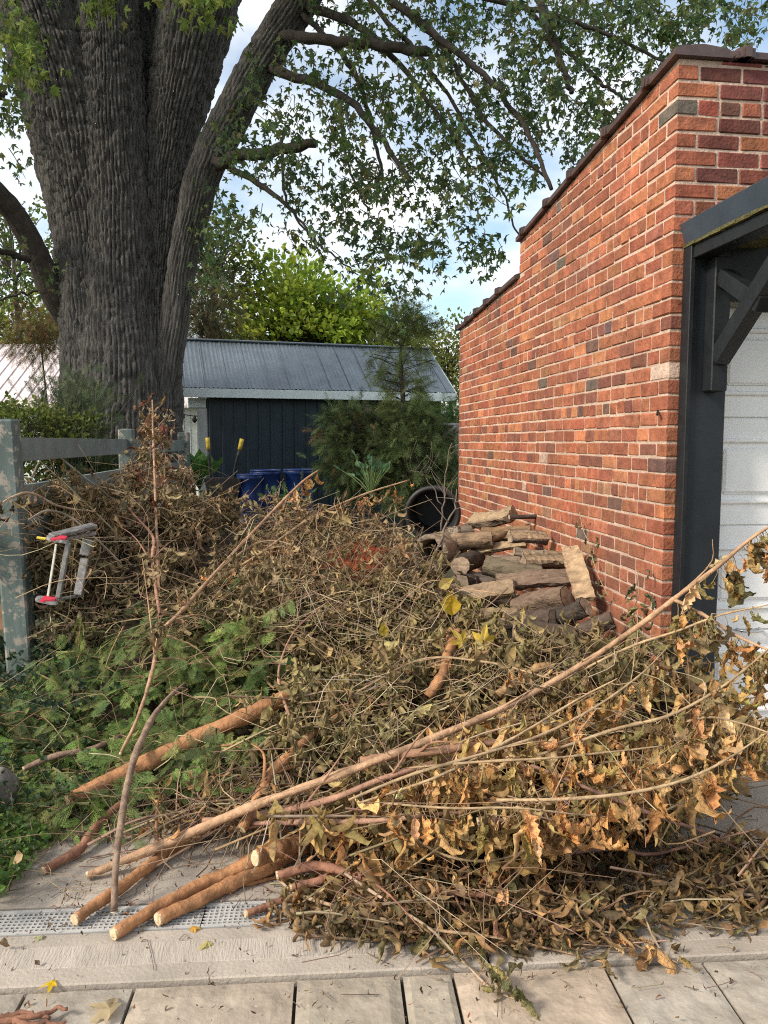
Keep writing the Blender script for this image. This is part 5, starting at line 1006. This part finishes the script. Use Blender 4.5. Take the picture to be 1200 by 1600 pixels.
# slab of bark leaning on the wall
sl = thing('bark_slab', 'rough bark slab leaning upright against the brick wall', 'firewood', onX(905, 940, XW - .1), 'firewood stacked by the wall')
p = W(890, 855, 4.62); q = W(915, 935, 4.3); a = Acc(); n = 16
for s_ in range(2):
    pass
ts = np.linspace(0, 1, n); wv = .055 + .012 * fbm(np.stack([ts * 5, ts * 0, ts * 0], -1)); V = []
sdv = np.array([.35, .9, 0]); sdv = np.array([.93, -.35, .1]); nv = np.cross(sdv, q - p); nv /= np.linalg.norm(nv)
for lay in (0, 1):
    for i_, t_ in enumerate(ts):
        for s_ in (-1, -.5, 0, .5, 1): V.append(p + (q - p) * t_ + sdv * s_ * wv[i_] + nv * ((.02 * (1 - s_ * s_)) * (1 if lay == 0 else .2) + (.012 if lay == 0 else -.012)) + rng.normal(0, .003, 3))
i = np.arange(n - 1)[:, None] * 5 + np.arange(4)[None]; f = np.stack([i, i + 1, i + 6, i + 5], -1).reshape(-1, 4); m_ = n * 5
ed = [[r_ * 5, (r_ + 1) * 5, m_ + (r_ + 1) * 5, m_ + r_ * 5] for r_ in range(n - 1)] + [[r_ * 5 + 4, m_ + r_ * 5 + 4, m_ + (r_ + 1) * 5 + 4, (r_ + 1) * 5 + 4] for r_ in range(n - 1)] + [[c_, m_ + c_, m_ + c_ + 1, c_ + 1] for c_ in range(4)] + [[m_ - 5 + c_, m_ - 4 + c_, 2 * m_ - 4 + c_, 2 * m_ - 5 + c_] for c_ in range(4)]
a.add(V, f4=np.vstack([f, f[:, ::-1] + m_, ed]), col=(.36, .25, .15)); a.build('bark', m_wood, sl)
a = Acc(); tube(a, smooth_path([p * .7 + q * .3 + nv * .012, p * .2 + q * .8 + nv * .012], 4), .006, 5, col=(.3, .2, .12)); a.build('splinter', m_wood, sl)
log('thin bent dead branch poking out of the stack top', LW(800, 806, 5.5), LW(840, 812, 5.45), .016, (.12, .09, .07), name='dead_branch')

# ------------------------------------------------------------------ black tub on its side
tc0 = W(676, 803, 6.5); axv = np.array([BACK[0] + .12, BACK[1], .06]); axv /= np.linalg.norm(axv); s1 = np.cross(axv, Zv); s1 /= np.linalg.norm(s1); s2 = np.cross(s1, axv)
Mx = np.eye(4); Mx[:3, 0] = s1; Mx[:3, 1] = s2; Mx[:3, 2] = axv; Mx[:3, 3] = tc0
m_tub = M_('black_plastic', (0.022, 0.022, 0.022), 0.55, nscale=9, namt=0.4, spec=0.4)
t = thing('plastic_tub', 'round black plastic tub tipped on its side by the brick wall', 'tub', (tc0[0], tc0[1], .0))
a = Acc(); lathe(a, [(.17, .34), (.195, .03), (.2, -.005), (.215, -.016), (.236, -.01), (.24, .012), (.228, .03), (.215, .04), (.2, .38), (.0, .38)], 40, Mx); a.build('shell', m_tub, t, True)
a = Acc(); lathe(a, [(0, .335), (.172, .34)], 30, Mx); a.build('base', m_tub, t)
a = Acc(); box(a, (-.05, -.6, .08), (.05, -.2, .3), M=Mx); a.build('prop', m_dark, t)

# ------------------------------------------------------------------ blue barrels and black cart by the shed
m_blue = M_('blue_plastic', (0.010, 0.034, 0.15), 0.45, nscale=6, namt=0.2, spec=0.5)
for k, (u, v, d, lab) in enumerate(((415, 735, 11.4, 'left blue plastic barrel in front of the navy shed'), (466, 734, 11.6, 'right blue plastic barrel in front of the navy shed'), (390, 742, 11.0, 'blue barrel half hidden behind brush beside the black cart'))):
    c = W(u, v, d); h = c[2]; t = thing('blue_barrel', lab, 'barrel', (c[0], c[1], 0), 'blue barrels by the shed'); Mx = np.eye(4); Mx[:3, 3] = (c[0], c[1], 0)
    rb = .215 if k < 2 else .17
    a = Acc(); lathe(a, [(0, .0), (rb * .9, 0), (rb * .95, .1), (rb, .3), (rb * 1.03, .33), (rb, .36), (rb, h * .66), (rb * 1.03, h * .69), (rb, h * .72), (rb * .97, h - .07), (rb * 1.04, h - .06), (rb * 1.04, h - .005), (rb * .98, h), (rb * .94, h - .03), (rb * .9, h - .5), (0, h - .5)], 28, Mx); a.build('shell', m_blue, t, True)
    a = Acc(); lathe(a, [(rb * .99, h - .012), (rb * 1.06, h - .012), (rb * 1.06, h + .012), (rb * .99, h + .012), (rb * .99, h - .012)], 28, Mx); a.build('rim', m_blue, t, True)
ct = W(352, 752, 11.0); t = thing('garden_cart', 'black cart with two raised handles and yellow grips', 'cart', (ct[0], ct[1], 0))
m_yel = M_('yellow_grip', (0.62, 0.45, 0.06), 0.5, nscale=20, namt=0.15)
Mx = np.eye(4); Mx[:3, 0] = RIGHT; Mx[:3, 1] = BACK / np.linalg.norm(BACK); Mx[:3, 3] = (ct[0], ct[1], 0)
a = Acc(); zt = ct[2] + .05; V = []
for z, s_ in ((zt - .42, .7), (zt, 1.0)): V += [np.array([x * .26 * s_, y * .2 * s_, z]) for x, y in ((-1, -1), (1, -1), (1, 1), (-1, 1))]
V += [np.array([x * .23, y * .17, zt]) for x, y in ((-1, -1), (1, -1), (1, 1), (-1, 1))] + [np.array([x * .17, y * .12, zt - .38]) for x, y in ((-1, -1), (1, -1), (1, 1), (-1, 1))]
V = np.array(V) @ Mx[:3, :3].T + Mx[:3, 3]; f = [[3, 2, 1, 0]]
for q_ in range(4): r_ = (q_ + 1) % 4; f += [[q_, r_, 4 + r_, 4 + q_], [4 + q_, 4 + r_, 8 + r_, 8 + q_], [8 + q_, 8 + r_, 12 + r_, 12 + q_]]
f.append([12, 13, 14, 15]); a.add(V, f4=f); a.build('tub', m_tub, t)
for (u0, v0, u1, v1) in ((329, 745, 324, 684), (366, 740, 378, 686)):
    b = W(u0, v0, 11.0); e = W(u1, v1, 10.9); a = Acc(); tube(a, smooth_path([b - (0, 0, .4), b, b + (e - b) * .7], 8), .022, 8); a.build('handle', m_tub, t, True)
    a = Acc(); tube(a, smooth_path([b + (e - b) * .7, e], 4), .03, 9); a.build('grip', m_yel, t, True)
for s_ in (-1, 1):
    a = Acc(); Mw = Mx.copy(); Mw[:3, :3] = Mx[:3, :3] @ np.array([[0, 0, 1], [1, 0, 0], [0, 1, 0.]]); Mw[:3, 3] = Mx[:3, 3] + Mx[:3, 0] * .2 * s_ + np.array([0, 0, .16]); lathe(a, [(.0, -.03), (.13, -.03), (.16, -.02), (.16, .02), (.13, .03), (0, .03)], 22, Mw); a.build('wheel', m_tub, t, True)
a = Acc(); tube(a, [Mx[:3, 3] + (0, 0, .16), Mx[:3, 3] + (0, 0, zt - .4)], .03, 6); a.build('leg', m_tub, t)

# ------------------------------------------------------------------ aluminium step ladder with red feet, jammed in the brush
m_alu = M_('scuffed_aluminium', (0.20, 0.195, 0.19), 0.5, metal=0.35, nscale=24, namt=0.5, bump=.001, bscale=60, fleck=(60, 0.6, (0.45, 0.44, 0.42)))
m_red = M_('red_rubber', (0.42, 0.025, 0.05), 0.6, nscale=25, namt=0.3)
ld = thing('step_ladder', 'scuffed aluminium step ladder with red feet jammed in brush by the post', 'ladder', W(90, 960, 4.3))
def strap(p, q, w_, th_, nm, mat, sdir=None):
    p = np.array(p); q = np.array(q); t_ = (q - p) / np.linalg.norm(q - p); s_ = np.array(sdir if sdir is not None else RIGHT, float); s_ = s_ - t_ * (s_ @ t_); s_ /= np.linalg.norm(s_); n_ = np.cross(t_, s_)
    Mx = np.eye(4); Mx[:3, 0] = s_; Mx[:3, 1] = t_; Mx[:3, 2] = n_; Mx[:3, 3] = p; a_ = Acc(); cbox(a_, (-w_, 0, -th_), (w_, np.linalg.norm(q - p), th_), min(.004, th_ * .4), M=Mx); return a_.build(nm, mat, ld)
d0 = 4.28
strap(W(107, 848, d0), W(91, 935, d0), .014, .012, 'side_rail', m_alu)
strap(W(88, 850, d0), W(74, 938, d0), .006, .005, 'brace_bar', M_('cream_bar', (.6, .58, .5), .6, nscale=20, namt=.2))
strap(W(138, 842, d0 + .15), W(132, 868, d0 + .14), .028, .012, 'rear_rail', m_alu); strap(W(133, 872, d0 + .16), W(122, 930, d0 + .12), .024, .012, 'rear_rail', m_alu)
strap(W(80, 838, d0 - .03), W(148, 821, d0 + .18), .032, .012, 'step', m_alu, UP * .3 + FWD); strap(W(86, 845, d0 + .0), W(150, 833, d0 + .2), .012, .009, 'step_lip', m_alu, UP)
strap(W(88, 937, d0 + .03), W(128, 930, d0 + .18), .02, .008, 'step', m_alu, FWD)
for (u, v) in ((90, 844), (73, 940)):
    c = W(u, v, d0 - .035); n_ = 14; V = []
    for zz_ in (0, 1):
        for x in np.arange(n_) * 2 * PI / n_: V.append(c + RIGHT * .064 * math.cos(x) * (1 - .1 * zz_) + (UP * .55 + FWD * .8) * .026 * math.sin(x) * (1 + .25 * math.cos(2 * x)) + UP * .014 * zz_ - Zv * .004 * math.cos(x) * 3)
    V += [c, c + UP * .015]; a = Acc(); a.add(V, f3=[[2 * n_, (q_ + 1) % n_, q_] for q_ in range(n_)] + [[2 * n_ + 1, n_ + q_, n_ + (q_ + 1) % n_] for q_ in range(n_)], f4=[[q_, (q_ + 1) % n_, n_ + (q_ + 1) % n_, n_ + q_] for q_ in range(n_)]); ft = a.build('foot', m_alu, ld)
    V2 = [c + UP * .019 + RIGHT * .053 * math.cos(x) + (UP * .5 + FWD * .8) * .02 * math.sin(x) * (1 + .3 * math.cos(3 * x)) for x in np.arange(n_) * 2 * PI / n_]; a = Acc(); a.add(V2 + [v_ - UP * .01 for v_ in V2] + [c + UP * .022], f3=[[2 * n_, q_, (q_ + 1) % n_] for q_ in range(n_)], f4=[[q_, n_ + q_, n_ + (q_ + 1) % n_, (q_ + 1) % n_] for q_ in range(n_)]); a.build('foot_pad', m_red, ft)
a = Acc(); tube(a, [W(58, 840, d0 - .02), W(72, 842, d0 - .02)], .008, 7); a.build('end_plug', m_yel, ld)

# ------------------------------------------------------------------ small things
def flat_leaf(label, p, size, col, nrm=None, tdir=None, name='fallen_leaf', var=None, cat='leaf', group=None):
    v, f3, f4 = (var or MAPLE)[rng.integers(len(var or MAPLE))]; a = Acc(); Rm = basis(np.array(tdir if tdir is not None else runit(1)[0] * (1, 1, 0))[None], np.array(nrm if nrm is not None else (rng.normal(0, .15), rng.normal(0, .15), 1.))[None])[0]
    a.add(v @ (Rm * size).T + np.array(p), f3, f4, col); o = a.build(name, m_green, None); tag(o, label, cat, group); return o
Y1 = (.66, .52, .06)
flat_leaf('large bright yellow leaf on the heap before the firewood', PT(706, 962, -.16), .15, (.62, .44, .05), -FWD + UP * .3, -RIGHT * .1 + UP, 'yellow_leaf', LEAF_FLAT)
flat_leaf('ragged yellow maple leaf right of the upright stub', PT(752, 1015, -.16), .13, (.60, .44, .07), -FWD * .8 + UP * .5, RIGHT * .2 + UP, 'yellow_leaf')
flat_leaf('yellow leaf lower left of the ragged maple leaf', PT(728, 1008, -.14), .10, (.58, .43, .08), -FWD * .8 + UP * .4, -RIGHT * .5 + UP * .6, 'yellow_leaf')
flat_leaf('small squarish yellow leaf alone amid the olive leaves', PT(600, 995, -.12), .09, (.50, .39, .06), -FWD + UP * .5, UP, 'yellow_leaf', LEAF_FLAT)
flat_leaf('pale yellow leaf at the top of the olive heap edge', PT(686, 918, -.14), .11, (.50, .40, .12), -FWD + UP * .2, RIGHT * .7 + UP * .4, 'yellow_leaf', LEAF_FLAT)
flat_leaf('bright yellow leaf on the concrete band', G(90, 1532, .008), .05, (.75, .52, .02))
flat_leaf('pale tan maple leaf on the paver at lower left', G(183, 1580, .012), .10, (.50, .40, .24))
flat_leaf('pale yellow leaf on the drain beside the front pole', G(330, 1468, .01), .055, (.60, .52, .22))
flat_leaf('orange yellow leaf on the drain between two poles', G(595, 1452, .01) if False else G(296, 1448, .012), .04, (.62, .36, .04))
flat_leaf('greenish white leaf on the concrete by the drain', G(70, 1463, .008), .04, (.45, .45, .25))
flat_leaf('dry brown leaf on the left end of the drain', G(15, 1478, .008), .05, (.2, .14, .08), var=LEAF_FLAT)
flat_leaf('small dark leaf on the concrete band at left', G(62, 1508, .008), .022, (.12, .08, .05), var=LEAF_FLAT)
flat_leaf('tan leaf on green ground cover at left edge', G(20, 1350, .12), .055, (.6, .42, .24), var=LEAF_FLAT)
# strewn crumbs on concrete and pavers
acc = Acc(); tw = Acc(); pts = [G(u, v, .006) for u, v in [(rng.uniform(-50, 1250), rng.uniform(1390, 1600)) for _ in range(330)]] + [G(rng.uniform(60, 480), rng.uniform(1290, 1450), .006) for _ in range(420)] + [G(rng.uniform(930, 1240), rng.uniform(1180, 1440), .006) for _ in range(120)]
pts = np.array(pts); n = len(pts); inst(acc, LEAF_LO, basis(runit(n) * (1, 1, .1), Zv + runit(n) * .3), rng.uniform(.006, .026, n), pts, pick([(.16, .10, .06, 3), (.28, .18, .10, 2), (.10, .06, .045, 2), (.25, .10, .07, 1)], n))
for p in pts[::9]:
    dv = runit(1)[0] * (1, 1, 0); L = rng.uniform(.02, .1) * (2 if rng.random() < .2 else 1); tube(tw, smooth_path([p, p + dv * L * .5 + rng.normal(0, .006, 3) * (1, 1, 0), p + dv * L], 5), .0011, 4, col=pick([(.2, .13, .09, 1), (.12, .08, .06, 1), (.3, .22, .14, 1)], 1)[0])
t = thing('leaf_crumbs', 'brown leaf crumbs and tiny twigs strewn on the concrete', 'leaf litter', pts[0]); t['kind'] = 'stuff'; tag(acc.build('crumbs', m_leaf, t), kind='stuff'); tag(tw.build('bits', m_twig, t), kind='stuff')
# torn root at the lower left corner
rt = thing('torn_root', 'torn reddish root lying on the paver at the bottom left corner', 'root', G(40, 1592)); 
for pts_r, r0 in (([(-30, 1600), (30, 1592), (70, 1585), (88, 1574), (106, 1577)], .014), ([(20, 1596), (60, 1600), (104, 1598)], .011), ([(0, 1590), (40, 1583), (80, 1590)], .012)):
    P = smooth_path([G(u, v, .018) for u, v in pts_r], 14) + rng.normal(0, .002, (14, 3)); a = Acc(); tube(a, P, np.linspace(r0 * .75, r0 * .3, 14), 8, col=(.19, .09, .055), rough=.12); a.build('root_strand', m_pole, rt, True)
# stone
sc_ = G(-6, 1262, .05); a = Acc(); u_ = np.linspace(0, PI, 14); v_ = np.linspace(0, 2 * PI, 22)[:-1]; V = np.array([[math.sin(x) * math.cos(y), math.sin(x) * math.sin(y), math.cos(x)] for x in u_ for y in v_]); V = V * (1 + .25 * fbm(V * 1.6 + 3, 3))[:, None] * np.array([.085, .1, .10]) + sc_ + (0, 0, .06)
k_ = len(v_); i = np.arange(13)[:, None] * k_; j = np.arange(k_)[None]; j2 = (j + 1) % k_; a.add(V, f4=np.stack([i + j, i + k_ + j, i + k_ + j2, i + j2], -1).reshape(-1, 4)); tag(a.build('field_stone', M_('grey_stone', (.17, .155, .14), .9, nscale=14, namt=.4, bump=.01, bscale=30), None, True), 'grey field stone at the left edge under the cedar cuttings', 'stone')
# hosta-like plants behind
def rosette(label, c, n, ls, pal):
    t = thing('broadleaf_plant', label, 'plant', c); acc = Acc(); st = Acc(); an = rng.uniform(0, 2 * PI, n); el = rng.uniform(.2, 1.1, n); td = np.stack([np.cos(an) * np.cos(el), np.sin(an) * np.cos(el), np.sin(el)], -1); pos = np.array(c) + td * rng.uniform(.1, .35, (n, 1)) + Zv * .15
    inst(acc, LEAF_FLAT, basis(td - Zv * .3, Zv - td * .3), rng.uniform(.7, 1.2, n) * ls, pos, pick(pal, n))
    for p in pos: tube(st, smooth_path([np.array(c), (np.array(c) + p) / 2 + Zv * .03, p], 4), .006, 5, col=(.1, .15, .05))
    tag(acc.build('leaves', m_green, t), kind='stuff'); tag(st.build('stalks', m_twig, t), kind='stuff')
rosette('green hosta beside the shed corner behind the fence', W(312, 765, 12.2), 40, .26, [(.10, .22, .05, 1), (.16, .30, .07, 1)])
rosette('bluish green large leaved plant in front of the cedars', W(580, 775, 8.3), 26, .12, [(.08, .16, .08, 1), (.12, .21, .09, 1)])
rosette('low green weeds in front of the blue barrels', W(450, 815, 9.0), 30, .10, [(.10, .2, .05, 1), (.07, .14, .05, 1)])
# orange red dead needles deep in the heap
acc = Acc(); n = 420; uv = sample([(520, 862), (560, 855), (600, 858), (590, 885), (545, 895), (520, 885)], n); pos = np.array([PT(u, v, rng.uniform(-.06, .12)) for u, v in uv])
inst(acc, CEDAR_LO, basis(runit(n), runit(n) + Zv), rng.uniform(.05, .11, n), pos, pick([(.42, .09, .03, 3), (.32, .06, .025, 2), (.2, .06, .03, 1)], n)); tag(acc.build('rusty_needles', m_cedar), 'rusty red dead cedar needles deep in the heap centre', 'dead foliage', kind='stuff')
# vine sprigs on the brick wall
for k, (pts_v, lab) in enumerate((([(905, 800), (912, 830), (922, 860), (900, 900)], 'dry vine sprig on the bricks above the leaning slab'), ([(995, 890), (998, 930), (985, 965), (1005, 990), (990, 1030)], 'dry grey green vine sprig hanging near the brick corner'), ([(925, 870), (935, 900), (950, 930)], 'small dry vine by the leaning bark slab'))):
    P = smooth_path([onX(u, v, XW - .05 - .02 * (k == 1)) for u, v in pts_v], 16); t = thing('vine_sprig', lab, 'vine', P[-1]); a = Acc(); tube(a, P, .0022, 5, col=(.33, .24, .15)); a.build('stem', m_twig, t, True); hang(P, t, n=(7, 12, 4)[k], ls=.075, pal=[(.17, .18, .09, 2), (.26, .21, .11, 2)], t0=0, side=.7, droop=.6)
# bare shrub in front of the tub
for k, (pts_v, lab, r0) in enumerate((([(655, 925, 5.0), (685, 850, 5.1), (708, 800, 5.3), (716, 765, 5.5)], 'dark bare stick slanting up in front of the hollow log', .011), ([(690, 830, 6.2), (694, 780, 6.2), (697, 735, 6.2), (705, 690, 6.2)], 'bare upright twigs between tub and brick wall', .008), ([(690, 790, 6.2), (665, 745, 6.2), (640, 735, 6.2)], 'bare arching twig over the black tub', .005))):
    P = smooth_path([W(*q_) for q_ in pts_v], 14); t = thing('bare_twig', lab, 'twig', P[0]); a = Acc(); tube(a, P + rng.normal(0, .006, P.shape), np.linspace(r0, r0 * .35, 14), 6, col=(.16, .13, .105)); a.build('stem', m_twig, t, True)
    for q_ in range(7):
        k_ = rng.integers(4, 13); e = P[k_] + runit(1)[0] * .18 + Zv * .1; a = Acc(); tube(a, smooth_path([P[k_], (P[k_] + e) / 2 + rng.normal(0, .02, 3), e], 6), np.linspace(r0 * .35, .001, 6), 4, col=(.18, .15, .12)); a.build('side_twig', m_twig, t, True)
# timber frame end between shed and wall; string light
tf = thing('timber_frame', 'weathered grey timber frame between the cedars and brick wall', 'frame', W(700, 780, 10.8)); m_grey = M_('grey_timber', (.3, .29, .26), .85, nscale=14, namt=.3)
a = Acc(); tube(a, [W(676, 664, 10.8), W(722, 664, 11.0)], .03, 4); a.build('top_bar', m_grey, tf); a = Acc(); tube(a, [W(712, 666, 10.9), W(684, 690, 10.7)], .022, 4); a.build('brace', m_grey, tf); a = Acc(); tube(a, [W(714, 664, 10.95), W(714, 790, 10.95)], .03, 4); a.build('upright', m_grey, tf)
sl_ = thing('string_light', 'dark bulb on a wire along the white barn wall', 'light', W(304, 655, 19.3)); a = Acc(); tube(a, smooth_path([W(250, 640, 19.4), W(304, 650, 19.4), W(345, 648, 19.4)], 10), .012, 4); a.build('wire', m_dark, sl_); a = Acc(); tube(a, smooth_path([W(304, 649, 19.4), W(304, 655, 19.4), W(304, 661, 19.4)], 6), np.array([.02, .03, .05, .07, .05, .01]), 8); a.build('bulb', m_dark, sl_, True)
print('LEAF OBJECTS', ncount[0])
